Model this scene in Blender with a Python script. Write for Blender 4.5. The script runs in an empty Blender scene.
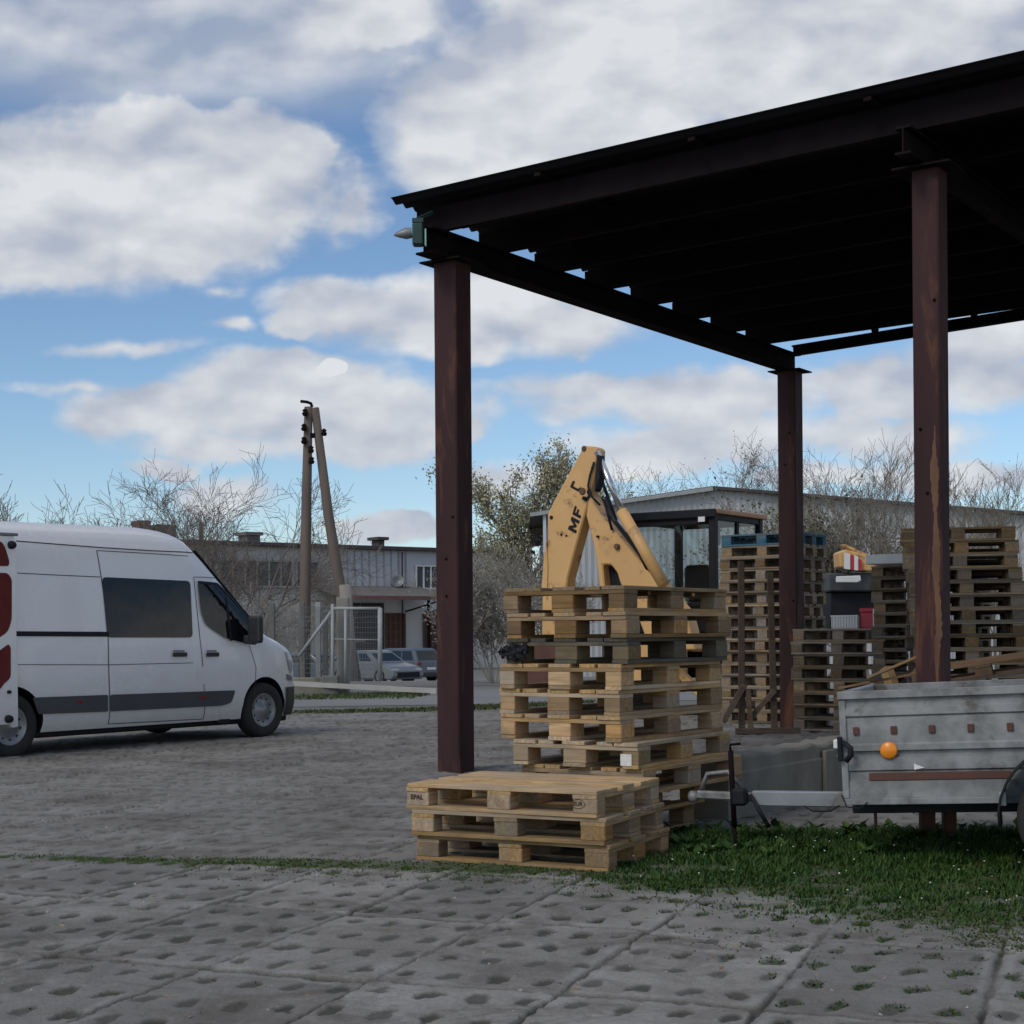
import bpy, bmesh, math, random
import numpy as np
from mathutils import Vector, Matrix
rnd = random.Random(7)
SC = bpy.context.scene
COL = SC.collection
PI = math.pi
F, H, PH = 1570.0, 1.23, math.radians(.45)
CP, SP = math.cos(PH), math.sin(PH)

# ---------- measuring helpers: a pixel of the photograph becomes a metric point at a known depth / on the ground / on a plane
def ray(x, y):
    u, v = x-512, 634.6-y
    return Vector(((u*CP+v*SP)/F, 1.0, (-u*SP+v*CP)/F))
def P(x, y, Y):
    d = ray(x, y); return Vector((d.x*Y, Y, H+d.z*Y))
def G(x, y, z=0.0):
    d = ray(x, y); Y = (z-H)/d.z; return Vector((d.x*Y, Y, z))
def PLN(x, y, o, n):
    d = ray(x, y); c = Vector((0, 0, H)); k = (Vector(o)-c).dot(n)/d.dot(n); return c+d*k

D = Vector((.561, .828, 0)).normalized()      # direction the shed, the van and the digger run in
R = Vector((D.y, -D.x, 0))                    # across it
UP = Vector((0, 0, 1))

# ---------- scene bookkeeping
def tag(o, label=None, cat=None, group=None, kind=None):
    if label: o['label'] = label
    if cat: o['category'] = cat
    if group: o['group'] = group
    if kind: o['kind'] = kind
    return o
def thing(name, label, cat, loc=(0, 0, 0), rz=0.0, group=None):
    o = bpy.data.objects.new(name, None); COL.objects.link(o)
    o.empty_display_size = .2
    o.location = loc; o.rotation_euler = (0, 0, rz)
    return tag(o, label, cat, group)
def frame(o, origin, fwd):
    """points given in world -> local of an upright thing whose x axis is fwd"""
    a = math.atan2(fwd.y, fwd.x); o.location = origin; o.rotation_euler = (0, 0, a)
    return (Matrix.Translation(Vector(origin)) @ Matrix.Rotation(a, 4, 'Z')).inverted()
def dup(root, loc, rz=0.0, label=None, group=None, color=None, mats=None):
    c = root.copy(); COL.objects.link(c); c.location = loc; c.rotation_euler = (0, 0, rz)
    if label: c['label'] = label
    if group: c['group'] = group
    for ch in root.children:
        k = ch.copy(); COL.objects.link(k); k.parent = c
        if color: k.color = color
        if mats:
            k.material_slots[0].link = 'OBJECT'; k.material_slots[0].material = mats
        for g in ch.children:
            q = g.copy(); COL.objects.link(q); q.parent = k
            if color: q.color = color
    return c

# ---------- mesh builder
class MB:
    def __init__(s): s.v = []; s.f = []; s.m = []; s.sm = []
    def add(s, vs, fs, m=0, smooth=False):
        b = len(s.v); s.v += [tuple(v) for v in vs]
        for f in fs:
            s.f.append([b+i for i in f]); s.m.append(m); s.sm.append(smooth)
        return s
    def box(s, c, d, M=None, m=0):
        x, y, z = d[0]/2, d[1]/2, d[2]/2
        vs = [Vector((sx*x, sy*y, sz*z)) for sx in (-1, 1) for sy in (-1, 1) for sz in (-1, 1)]
        if M is not None: vs = [M @ v for v in vs]
        vs = [v+Vector(c) for v in vs]
        return s.add(vs, [(0, 1, 3, 2), (4, 6, 7, 5), (0, 4, 5, 1), (2, 3, 7, 6), (0, 2, 6, 4), (1, 5, 7, 3)], m)
    def box6(s, x0, x1, y0, y1, z0, z1, m=0):
        return s.box(((x0+x1)/2, (y0+y1)/2, (z0+z1)/2), (x1-x0, y1-y0, z1-z0), None, m)
    def bar(s, a, b, w, h, up=UP, m=0):
        a, b = Vector(a), Vector(b); d = (b-a); L = d.length; d.normalize()
        sd = d.cross(Vector(up))
        if sd.length < 1e-4: sd = d.cross(Vector((0, 1, 0)))
        sd.normalize(); u = sd.cross(d)
        M = Matrix((d, sd, u)).transposed()
        return s.box((a+b)/2, (L, w, h), M, m)
    def tube(s, pts, rad, n=8, m=0, smooth=True, caps=True):
        pts = [Vector(p) for p in pts]
        if not hasattr(rad, '__len__'): rad = [rad]*len(pts)
        b = []; prev = None
        for i, p in enumerate(pts):
            d = (pts[min(i+1, len(pts)-1)]-pts[max(i-1, 0)])
            if d.length < 1e-9: d = UP.copy()
            d.normalize()
            if prev is None:
                a = d.cross(Vector((.31, .52, .79)));
                if a.length < 1e-3: a = d.cross(Vector((1, 0, 0)))
            else: a = prev-d*prev.dot(d)
            a.normalize(); prev = a; c = d.cross(a)
            b += [p+(a*math.cos(2*PI*k/n)+c*math.sin(2*PI*k/n))*rad[i] for k in range(n)]
        fs = [(i*n+k, i*n+(k+1) % n, (i+1)*n+(k+1) % n, (i+1)*n+k) for i in range(len(pts)-1) for k in range(n)]
        s.add(b, fs, m, smooth)
        if caps:
            B = len(s.v)-len(b)
            s.f.append([B+k for k in range(n)][::-1]); s.m.append(m); s.sm.append(False)
            s.f.append([B+(len(pts)-1)*n+k for k in range(n)]); s.m.append(m); s.sm.append(False)
        return s
    def prism(s, poly, thick, m=0):
        """poly: list of Vectors (planar); extruded by vector thick, centred"""
        t = Vector(thick)/2; n = len(poly)
        vs = [Vector(p)-t for p in poly]+[Vector(p)+t for p in poly]
        fs = [list(range(n))[::-1], list(range(n, 2*n))]+[(i, (i+1) % n, n+(i+1) % n, n+i) for i in range(n)]
        return s.add(vs, fs, m)
    def lathe(s, prof, c, axis, n=24, m=0, smooth=True):
        """prof: (r, h) along axis"""
        ax = Vector(axis).normalized(); a = ax.cross(Vector((.2, .3, .93))); a.normalize(); b = ax.cross(a); c = Vector(c)
        vs = [c+ax*h+(a*math.cos(2*PI*k/n)+b*math.sin(2*PI*k/n))*r for r, h in prof for k in range(n)]
        fs = [(i*n+k, i*n+(k+1) % n, (i+1)*n+(k+1) % n, (i+1)*n+k) for i in range(len(prof)-1) for k in range(n)]
        return s.add(vs, fs, m, smooth)
    def build(s, name, mats, parent=None, bevel=0.0, seg=1, xf=None):
        me = bpy.data.meshes.new(name)
        vs = s.v if xf is None else [tuple(xf @ Vector(v)) for v in s.v]
        me.from_pydata(vs, [], s.f)
        if not isinstance(mats, (list, tuple)): mats = [mats]
        for q in mats: me.materials.append(q)
        me.polygons.foreach_set('material_index', s.m); me.polygons.foreach_set('use_smooth', s.sm)
        bm = bmesh.new(); bm.from_mesh(me)
        bmesh.ops.recalc_face_normals(bm, faces=bm.faces)
        if bevel:
            es = [e for e in bm.edges if len(e.link_faces) == 2 and e.calc_face_angle(0) > .5]
            bmesh.ops.bevel(bm, geom=es, offset=bevel, segments=seg, affect='EDGES', profile=.6, clamp_overlap=True)
        bm.to_mesh(me); bm.free(); me.update()
        o = bpy.data.objects.new(name, me); COL.objects.link(o)
        if parent is not None: o.parent = parent
        return o

def text_obj(body, size, name, mat, parent, M, depth=.002, bold=0.0, shear=0.0):
    cu = bpy.data.curves.new(name, 'FONT'); cu.body = body; cu.size = size; cu.extrude = depth; cu.offset = bold; cu.shear = shear
    cu.align_x = 'CENTER'; cu.align_y = 'CENTER'
    t = bpy.data.objects.new('tmp', cu); COL.objects.link(t)
    dg = bpy.context.evaluated_depsgraph_get()
    me = bpy.data.meshes.new_from_object(t.evaluated_get(dg)); bpy.data.objects.remove(t)
    me.transform(M); me.materials.clear(); me.materials.append(mat)
    o = bpy.data.objects.new(name, me); COL.objects.link(o); o.parent = parent
    return o

# ---------- materials
class NT:
    def __init__(s, nt): s.nt = nt
    def n(s, t, **kw):
        x = s.nt.nodes.new(t)
        for k, v in kw.items(): setattr(x, k, v)
        return x
    def l(s, a, b): s.nt.links.new(a, b)
    def put(s, sock, v):
        if isinstance(v, bpy.types.NodeSocket): s.l(v, sock)
        else: sock.default_value = v
    def math(s, op, a, b=None, c=None, clamp=False):
        x = s.n('ShaderNodeMath', operation=op, use_clamp=clamp); s.put(x.inputs[0], a)
        if b is not None: s.put(x.inputs[1], b)
        if c is not None: s.put(x.inputs[2], c)
        return x.outputs[0]
    def mix(s, fac, a, b, bt='MIX'):
        x = s.n('ShaderNodeMix', data_type='RGBA', blend_type=bt); s.put(x.inputs[0], fac)
        for i, v in ((6, a), (7, b)):
            if isinstance(v, (tuple, list)): v = (*v[:3], 1)
            s.put(x.inputs[i], v)
        return x.outputs[2]
    def noise(s, vec, scale, detail=4, rough=.55, dist=0.0):
        x = s.n('ShaderNodeTexNoise'); x.inputs['Scale'].default_value = scale; x.inputs['Detail'].default_value = detail
        x.inputs['Roughness'].default_value = rough; x.inputs['Distortion'].default_value = dist
        if vec is not None: s.l(vec, x.inputs['Vector'])
        return x.outputs[0]
    def mapr(s, v, a, b, c=0.0, d=1.0, smooth=False):
        x = s.n('ShaderNodeMapRange'); x.clamp = True
        if smooth: x.interpolation_type = 'SMOOTHSTEP'
        for i, q in enumerate((v, a, b, c, d)): s.put(x.inputs[i], q)
        return x.outputs[0]
    def scale(s, vec, v, loc=(0, 0, 0)):
        x = s.n('ShaderNodeMapping'); s.l(vec, x.inputs[0]); x.inputs['Scale'].default_value = v; x.inputs['Location'].default_value = loc
        return x.outputs[0]

def base_mat(name):
    m = bpy.data.materials.new(name); m.use_nodes = True
    t = NT(m.node_tree); b = m.node_tree.nodes['Principled BSDF']
    tc = t.n('ShaderNodeTexCoord')
    return m, t, b, tc.outputs['Object']
def bump(t, b, h, strength=.3, dist=.01):
    x = t.n('ShaderNodeBump'); x.inputs['Strength'].default_value = strength; x.inputs['Distance'].default_value = dist
    t.l(h, x.inputs['Height']); t.l(x.outputs[0], b.inputs['Normal'])

def mat(name, c, c2=None, rough=.6, metal=0.0, scale=3.0, stretch=(1, 1, 1), lo=.35, hi=.7, bmp=0.0, dirt=None, dirt_amt=.5, dirt_scale=1.5, spec=.5, coat=0.0, emit=None):
    m, t, b, ob = base_mat(name)
    v = t.scale(ob, stretch)
    n1 = t.noise(v, scale, 6, .6)
    col = t.mix(t.mapr(n1, lo, hi), c, c2 or tuple(x*.8 for x in c))
    if dirt:
        n2 = t.noise(v, dirt_scale, 8, .68, .4)
        col = t.mix(t.mapr(n2, 1-dirt_amt*.9, 1.12-dirt_amt*.9), col, dirt)
    t.l(col, b.inputs['Base Color'])
    b.inputs['Metallic'].default_value = metal; b.inputs['Specular IOR Level'].default_value = spec
    b.inputs['Coat Weight'].default_value = coat
    t.l(t.math('ADD', t.math('MULTIPLY', n1, .25), rough-.125), b.inputs['Roughness'])
    if bmp: bump(t, b, t.noise(v, scale*6, 5, .65), bmp, .01)
    return m

def wood_mat(name, light, dark, axis=0, grain=1.0, rough=.8):
    """sawn timber: grain along one axis of the piece, each piece a little different"""
    m, t, b, ob = base_mat(name)
    oi = t.n('ShaderNodeObjectInfo')
    off = t.n('ShaderNodeVectorMath', operation='ADD'); t.l(ob, off.inputs[0])
    cmb = t.n('ShaderNodeCombineXYZ'); r = t.math('MULTIPLY', oi.outputs['Random'], 37.0)
    for i in range(3): t.l(r, cmb.inputs[i])
    t.l(cmb.outputs[0], off.inputs[1])
    st = [14.0, 14.0, 14.0]; st[axis] = .9
    g = t.noise(t.scale(off.outputs[0], tuple(st)), 4.0*grain, 5, .6, .3)
    blot = t.noise(off.outputs[0], 5.0, 5, .6)
    big = t.noise(t.scale(off.outputs[0], (1, 5, 1) if axis == 0 else (5, 1, 1)), 1.6, 2)
    col = t.mix(t.mapr(g, .35, .68), light, dark)
    col = t.mix(t.math('MULTIPLY', t.mapr(blot, .5, .75), .55), col, tuple(x*.5 for x in dark))
    grey = tuple(sum(light)/3*k for k in (.82, .76, .66))
    col = t.mix(t.math('MULTIPLY', t.mapr(big, .42, .64), .6), col, grey)
    hsv = t.n('ShaderNodeHueSaturation'); t.l(col, hsv.inputs['Color'])
    t.l(t.mapr(oi.outputs['Random'], 0, 1, .60, 1.22), hsv.inputs['Value'])
    r2 = t.math('FRACT', t.math('MULTIPLY', oi.outputs['Random'], 7.31))
    t.l(t.mapr(r2, 0, 1, .62, 1.12), hsv.inputs['Saturation'])
    fin = t.mix(1.0, hsv.outputs[0], oi.outputs['Color'], 'MULTIPLY')
    t.l(fin, b.inputs['Base Color']); b.inputs['Roughness'].default_value = rough; b.inputs['Specular IOR Level'].default_value = .2
    bump(t, b, g, .35, .006)
    return m

M = {}
M['wood'] = wood_mat('sawn_pine', (.52, .375, .20), (.28, .185, .095))
M['wood_y'] = wood_mat('sawn_pine_cross', (.48, .345, .185), (.26, .175, .09), 1)
M['blockwood'] = wood_mat('pine_block', (.50, .35, .185), (.28, .18, .09), 1, .8)
M['oldwood'] = wood_mat('grey_weathered_timber', (.27, .22, .175), (.13, .10, .08))
M['bluewood'] = wood_mat('blue_painted_timber', (.05, .17, .26), (.03, .09, .14))
M['rust'] = mat('rust_brown_paint', (.050, .020, .021), (.030, .014, .016), .8, 0, 2.2, (1, 1, .18), bmp=.25, dirt=(.13, .055, .033), dirt_amt=.52, dirt_scale=3.5, spec=.3)
M['rustdim'] = mat('dim_rust_paint', (.011, .007, .009), (.007, .005, .006), .85, 0, 2.2, bmp=.2, spec=.1)
M['rustpeel'] = mat('peeled_ochre_rust', (.165, .085, .045), (.085, .04, .028), .85, 0, 6, (1, 1, .3), bmp=.4)
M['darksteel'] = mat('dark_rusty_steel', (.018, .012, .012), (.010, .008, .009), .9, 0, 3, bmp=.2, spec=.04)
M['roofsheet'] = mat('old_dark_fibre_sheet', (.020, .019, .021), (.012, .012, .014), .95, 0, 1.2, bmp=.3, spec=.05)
M['vanwhite'] = mat('white_van_paint', (.80, .80, .81), (.76, .76, .77), .28, 0, .8, spec=.5, coat=.4)
def grime(m):
    t = NT(m.node_tree); b = m.node_tree.nodes['Principled BSDF']; src = b.inputs['Base Color'].links[0].from_socket
    tc = t.n('ShaderNodeTexCoord'); sp = t.n('ShaderNodeSeparateXYZ'); t.l(tc.outputs['Object'], sp.inputs[0])
    n = t.noise(t.scale(tc.outputs['Object'], (1, 1, 2.5)), 3.2, 7, .65)
    f_ = t.math('MULTIPLY', t.mapr(t.math('ADD', sp.outputs[2], t.math('MULTIPLY', n, .7)), 1.25, .45), .42)
    t.l(t.mix(f_, src, (.26, .23, .20)), b.inputs['Base Color'])
grime(M['vanwhite'])
M['seam'] = mat('panel_gap', (.06, .06, .065), rough=.8)
M['blackplastic'] = mat('black_plastic', (.022, .022, .025), (.03, .03, .032), .55)
M['rubstrip'] = mat('dark_grey_rub_strip', (.06, .065, .072), (.045, .05, .055), .5)
M['rubber'] = mat('tyre_rubber', (.02, .02, .021), (.032, .03, .028), .9, bmp=.2)
M['rim'] = mat('painted_steel_rim', (.33, .34, .36), (.24, .25, .26), .4, .5)
M['redtrim'] = mat('rust_red_trim_board', (.16, .026, .02), (.11, .02, .017), .7, spec=.2)
M['redlens'] = mat('red_reflector', (.20, .022, .016), rough=.3)
M['yellow'] = mat('faded_yellow_machine_paint', (.68, .40, .155), (.60, .345, .13), .5, 0, 1.8, dirt=(.20, .11, .06), dirt_amt=.50, dirt_scale=3.2, bmp=.1)
M['roofyellow'] = mat('faded_orange_cab_roof', (.45, .24, .12), (.38, .2, .1), .6)
M['black'] = mat('black_paint', (.012, .013, .017), (.018, .018, .022), .6, spec=.2)
M['chrome'] = mat('polished_rod', (.62, .63, .65), (.5, .5, .52), .22, .9)
M['galv'] = mat('galvanised_steel', (.32, .322, .32), (.19, .193, .192), .6, .3, 5.5, lo=.38, hi=.60, bmp=.10, dirt=(.09, .075, .06), dirt_amt=.52, dirt_scale=2.6)
M['galvlight'] = mat('bright_galvanised_steel', (.33, .345, .36), (.25, .265, .275), .5, .4, 6, dirt=(.14, .12, .095), dirt_amt=.45)
M['rustbrown'] = mat('brown_rust_streak', (.11, .045, .032), (.075, .035, .03), .8, bmp=.2)
M['amber'] = mat('amber_reflector', (.85, .28, .02), (.8, .24, .02), .3)
M['white'] = mat('white_paint', (.75, .75, .74), (.68, .68, .67), .5)
M['grey'] = mat('grey_metal', (.22, .23, .24), (.16, .17, .18), .5, .3)
M['concrete'] = mat('weathered_concrete', (.215, .20, .165), (.15, .138, .115), .9, 0, 3, bmp=.4, dirt=(.10, .095, .07), dirt_amt=.46, dirt_scale=1.8)
M['concgrey'] = mat('pole_concrete', (.27, .25, .22), (.19, .17, .15), .9, 0, 1.5, (1, 1, .3), bmp=.3)
M['darkpost'] = mat('dark_fence_post', (.15, .145, .135), rough=.9)
M['polewood'] = mat('weathered_pole', (.15, .115, .095), (.095, .078, .068), .9, 0, 2, (1, 1, .15), bmp=.3)
M['render'] = mat('stained_render', (.47, .45, .42), (.37, .355, .33), .9, 0, .35, bmp=.1, dirt=(.25, .235, .21), dirt_amt=.42, dirt_scale=.25)
M['panel'] = mat('grey_wall_panel', (.56, .57, .60), (.47, .48, .50), .7, 0, .25, (1, 1, .2))
M['whiteband'] = mat('pale_painted_wall', (.78, .78, .79), (.70, .70, .71), .8, 0, .3)
M['roofdark'] = mat('roof_fascia', (.075, .06, .055), (.05, .045, .045), .8)
M['browngate'] = mat('brown_steel_gate', (.14, .075, .06), (.09, .055, .048), .7, 0, 1.2)
M['canopybrown'] = mat('canopy_edge', (.2, .10, .09), (.15, .08, .07), .7)
M['felt'] = mat('grey_roofing_felt', (.16, .15, .14), (.11, .105, .1), .9)
M['bark'] = mat('grey_brown_bark', (.20, .17, .145), (.135, .112, .095), .9, 0, 2)
M['bark2'] = mat('pale_bark', (.24, .215, .175), (.16, .14, .115), .9, 0, 2)
M['reed'] = mat('dry_grey_brush', (.31, .285, .245), (.21, .19, .16), .9)
M['redbox'] = mat('red_plastic', (.5, .03, .05), (.42, .025, .04), .45)
M['soil'] = mat('dark_soil', (.085, .07, .055), (.05, .042, .034), .95, bmp=.4)
M['asphalt'] = mat('worn_asphalt', (.21, .206, .20), (.165, .162, .157), .9, 0, .35, bmp=.2, dirt=(.10, .09, .075), dirt_amt=.42, dirt_scale=.2)
M['paper'] = mat('white_paper_label', (.7, .7, .68), (.55, .55, .52), .8, 0, 30)
M['ink'] = mat('burnt_brand_mark', (.07, .04, .025), rough=.9)
M['carsilver'] = mat('silver_car_paint', (.24, .25, .26), (.21, .22, .23), .3, .4)
M['carblue'] = mat('blue_grey_car_paint', (.11, .13, .155), (.10, .12, .14), .3, .4)

def glass_mat(name, c, rough=.06):
    m, t, b, ob = base_mat(name)
    b.inputs['Base Color'].default_value = (*c, 1); b.inputs['Roughness'].default_value = rough
    b.inputs['Specular IOR Level'].default_value = .32; b.inputs['IOR'].default_value = 1.52
    n = t.noise(ob, 2.5, 2); bump(t, b, n, .04, .02)
    return m
M['darkglass'] = glass_mat('tinted_glass', (.006, .007, .009), .03)
M['carglass'] = glass_mat('car_glass', (.02, .026, .03))
M['pane'] = glass_mat('window_pane', (.085, .095, .105), .15)
def clear_glass():
    m = bpy.data.materials.new('clear_cab_glass'); m.use_nodes = True; t = NT(m.node_tree)
    for n in list(m.node_tree.nodes): m.node_tree.nodes.remove(n)
    o = t.n('ShaderNodeOutputMaterial'); tr = t.n('ShaderNodeBsdfTransparent'); tr.inputs[0].default_value = (.80, .87, .88, 1)
    gl = t.n('ShaderNodeBsdfGlossy'); gl.inputs['Roughness'].default_value = .05; fr = t.n('ShaderNodeFresnel'); fr.inputs[0].default_value = 1.5
    mx = t.n('ShaderNodeMixShader'); t.l(fr.outputs[0], mx.inputs[0]); t.l(tr.outputs[0], mx.inputs[1]); t.l(gl.outputs[0], mx.inputs[2]); t.l(mx.outputs[0], o.inputs[0])
    return m
M['clear'] = clear_glass()
def leaf_mat(name, c1, c2):
    m, t, b, ob = base_mat(name)
    geo = t.n('ShaderNodeNewGeometry')
    r = geo.outputs['Random Per Island']
    t.l(t.mix(r, c1, c2), b.inputs['Base Color']); b.inputs['Roughness'].default_value = .6; b.inputs['Specular IOR Level'].default_value = .25
    return m
M['grass'] = leaf_mat('grass_blade', (.010, .046, .007), (.055, .10, .018))
M['moss'] = leaf_mat('low_moss', (.035, .065, .014), (.095, .10, .035))
M['bud'] = leaf_mat('spring_buds', (.26, .25, .14), (.42, .39, .25))
M['olive'] = leaf_mat('olive_foliage', (.065, .07, .028), (.13, .12, .06))
M['pinegreen'] = leaf_mat('brownish_conifer', (.06, .06, .035), (.10, .085, .055))
M['petal'] = mat('white_petals', (.7, .7, .66), rough=.7)
# ================= camera
cam = bpy.data.cameras.new('camera'); co = bpy.data.objects.new('camera', cam); COL.objects.link(co)
cam.sensor_width = 36; cam.lens = F/1024*36; cam.shift_y = (634.6-512)/1024; cam.clip_end = 3000; cam.clip_start = .05
co.matrix_world = Matrix(((CP, SP, 0, 0), (0, 0, -1, 0), (-SP, CP, 0, H), (0, 0, 0, 1)))
SC.camera = co
SC.view_settings.view_transform = 'Standard'; SC.view_settings.look = 'None'; SC.view_settings.gamma = 1; SC.view_settings.exposure = 0

# ================= sky and sun
SUN_AZ, SUN_EL = math.radians(-138), math.radians(43)   # azimuth from +Y towards +X
w = bpy.data.worlds.new('World'); SC.world = w; w.use_nodes = True
t = NT(w.node_tree)
for n in list(w.node_tree.nodes): w.node_tree.nodes.remove(n)
out = t.n('ShaderNodeOutputWorld')
sky = t.n('ShaderNodeTexSky', sky_type='NISHITA'); sky.sun_disc = False; sky.sun_elevation = SUN_EL; sky.sun_rotation = SUN_AZ
sky.air_density = 1.0; sky.dust_density = .0; sky.ozone_density = 5.0
bg1 = t.n('ShaderNodeBackground'); bg1.inputs[1].default_value = .112; t.l(sky.outputs[0], bg1.inputs[0])
tc = t.n('ShaderNodeTexCoord'); sx = t.n('ShaderNodeSeparateXYZ'); t.l(tc.outputs['Generated'], sx.inputs[0])
yy = t.math('MAXIMUM', sx.outputs[1], .06)
u = t.math('MULTIPLY', t.math('DIVIDE', sx.outputs[0], yy), F/100); v = t.math('MULTIPLY', t.math('DIVIDE', sx.outputs[2], yy), F/100)  # hundred-pixel units
cv = t.n('ShaderNodeCombineXYZ'); t.l(u, cv.inputs[0]); t.l(v, cv.inputs[1])
wn = t.n('ShaderNodeTexNoise'); wn.inputs['Scale'].default_value = 1.1; wn.inputs['Detail'].default_value = 4; t.l(cv.outputs[0], wn.inputs['Vector'])
ws = t.n('ShaderNodeSeparateColor'); t.l(wn.outputs[1], ws.inputs[0])
u2 = t.math('ADD', u, t.math('MULTIPLY', t.math('SUBTRACT', ws.outputs[0], .5), 1.0))
v2 = t.math('ADD', v, t.math('MULTIPLY', t.math('SUBTRACT', ws.outputs[1], .5), .45))
CL = [  # cloud banks: centre, radii (photo pixels), density
 (120, 190, 250, 95, 1.0), (30, 225, 200, 60, 1.0), (262, 150, 80, 60, .8), 
 (560, 110, 190, 105, 1.15), (480, 150, 90, 65, 1.0), (680, 40, 280, 100, 1.1), (900, 20, 300, 120, 1.0), (400, 15, 130, 45, .7),
 (360, 302, 100, 34, 1.0), (455, 310, 130, 45, 1.0), (570, 330, 90, 28, .7), (300, 320, 40, 14, .8),
 (300, 395, 150, 48, 1.0), (370, 415, 130, 50, 1.05), (150, 408, 100, 34, .85), (240, 440, 130, 22, .6), (300, 370, 90, 28, .9),
 (125, 342, 90, 11, .5), (90, 380, 70, 9, .28), (222, 289, 30, 9, .26), (228, 323, 26, 10, .26),
 (610, 385, 140, 20, .55), (720, 400, 210, 30, .7), (900, 385, 190, 34, .75), (700, 445, 160, 30, .7), (860, 440, 180, 30, .5), (1000, 350, 90, 26, .6),
 (160, 466, 40, 13, .5), (240, 492, 70, 22, .6), (385, 530, 70, 16, .9), (500, 480, 70, 20, .7), (960, 478, 110, 22, .85), (820, 478, 90, 16, .6), (620, 470, 60, 14, .5)]
fld = None
for cx, cy, rx, ry, dn in CL:
    a = t.math('DIVIDE', t.math('SUBTRACT', u2, (cx-512)/100), rx/100); b = t.math('DIVIDE', t.math('SUBTRACT', v2, (634.6-cy)/100), ry/100)
    q = t.math('SQRT', t.math('ADD', t.math('MULTIPLY', a, a), t.math('MULTIPLY', b, b)))
    q = t.math('MULTIPLY', t.math('SUBTRACT', 1.12, q), dn)
    fld = q if fld is None else t.math('SMOOTH_MAX', fld, q, .12)
fbm = t.noise(t.scale(cv.outputs[0], (1, 1.7, 1)), 0.8, 10, .54, .1)
smf = t.noise(t.scale(cv.outputs[0], (1, 1.7, 1)), 0.8, 4, .45, .1)
inside = t.math('ADD', fld, t.math('MULTIPLY', t.math('SUBTRACT', fbm, .5), .85))
gen = t.noise(t.scale(tc.outputs['Generated'], (1, 1, 2.2)), 2.6, 8, .55, .3)
outside = t.math('MULTIPLY', t.math('SUBTRACT', gen, .46), 3.0)
front = t.math('MULTIPLY', t.mapr(sx.outputs[1], .55, .75), t.mapr(t.math('ABSOLUTE', u), 6.0, 8.0, 1, 0))
fin = t.math('ADD', t.math('MULTIPLY', inside, front), t.math('MULTIPLY', outside, t.math('SUBTRACT', 1, front)))
va = t.math('DIVIDE', t.math('SUBTRACT', u, (200-512)/100), 4.2); vb = t.math('DIVIDE', t.math('SUBTRACT', v, (634.6-20)/100), 1.25)
vq = t.mapr(t.math('SQRT', t.math('ADD', t.math('MULTIPLY', va, va), t.math('MULTIPLY', vb, vb))), .35, 1.0, 1, 0, True)
veil = t.math('MULTIPLY', t.math('MULTIPLY', vq, front), t.mapr(smf, .3, .65, .60, .85))
mask = t.math('MAXIMUM', t.math('MULTIPLY', t.mapr(t.math('DIVIDE', fin, t.mapr(wn.outputs[0], .35, .65, .16, .60)), .0, 1.0, 0, 1, True), .95), veil)
shade = t.noise(t.scale(cv.outputs[0], (1, 1.5, 1), (3.1, .35, 0)), .55, 5, .5)
fb2 = t.noise(t.scale(cv.outputs[0], (1, 1.7, 1), (.12, -.30, 0)), 0.8, 4, .45, .1)
emb = t.math('SUBTRACT', smf, fb2)
lum = t.mapr(t.math('ADD', t.math('MULTIPLY', emb, 1.15), t.math('ADD', t.math('MULTIPLY', fin, .10), shade)), .32, .74)
qa = t.math('DIVIDE', t.math('SUBTRACT', u2, (333-512)/100), .17); qb = t.math('DIVIDE', t.math('SUBTRACT', v2, (634.6-358)/100), .11)
lum = t.math('ADD', lum, t.math('MULTIPLY', t.mapr(t.math('ADD', t.math('MULTIPLY', qa, qa), t.math('MULTIPLY', qb, qb)), 1.1, .7), 1.0), clamp=True)
ccol = t.mix(lum, (.44, .485, .575), (.76, .775, .795))
ccol = t.mix(front, t.mix(lum, (.70, .72, .745), (1.22, 1.205, 1.18)), ccol)
bg2 = t.n('ShaderNodeBackground'); bg2.inputs[1].default_value = 1.0; t.l(ccol, bg2.inputs[0])
ms = t.n('ShaderNodeMixShader'); t.l(mask, ms.inputs[0]); t.l(bg1.outputs[0], ms.inputs[1]); t.l(bg2.outputs[0], ms.inputs[2]); t.l(ms.outputs[0], out.inputs[0])
sl = bpy.data.lights.new('sun', 'SUN'); sl.energy = 1.35; sl.angle = math.radians(20); sl.color = (1, .93, .82)
so = bpy.data.objects.new('sun', sl); COL.objects.link(so)
sd = Vector((math.sin(SUN_AZ)*math.cos(SUN_EL), math.cos(SUN_AZ)*math.cos(SUN_EL), math.sin(SUN_EL)))
so.rotation_euler = sd.to_track_quat('Z', 'Y').to_euler(); so.location = (-20, 10, 30)

# ================= ground
def vnoise(x, y, seed):
    r = np.random.RandomState(seed); T = r.rand(256, 256)
    xi = np.floor(x).astype(int); yi = np.floor(y).astype(int); fx = x-xi; fy = y-yi
    fx = fx*fx*(3-2*fx); fy = fy*fy*(3-2*fy)
    a = T[xi & 255, yi & 255]; b = T[(xi+1) & 255, yi & 255]; c = T[xi & 255, (yi+1) & 255]; d = T[(xi+1) & 255, (yi+1) & 255]
    return (a*(1-fx)+b*fx)*(1-fy)+(c*(1-fx)+d*fx)*fy
def fbmn(x, y, seed, o=4):
    s = 0; a = .5; tot = 0
    for k in range(o):
        s = s+a*vnoise(x*2**k+k*17.3, y*2**k+k*9.1, seed+k); tot += a; a *= .55
    return s/tot
E1 = np.array((.342, .940)); E2 = np.array((.940, -.342))
PA, PB, OA, OB = 1.2, .69, 5.08, -2.375
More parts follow.
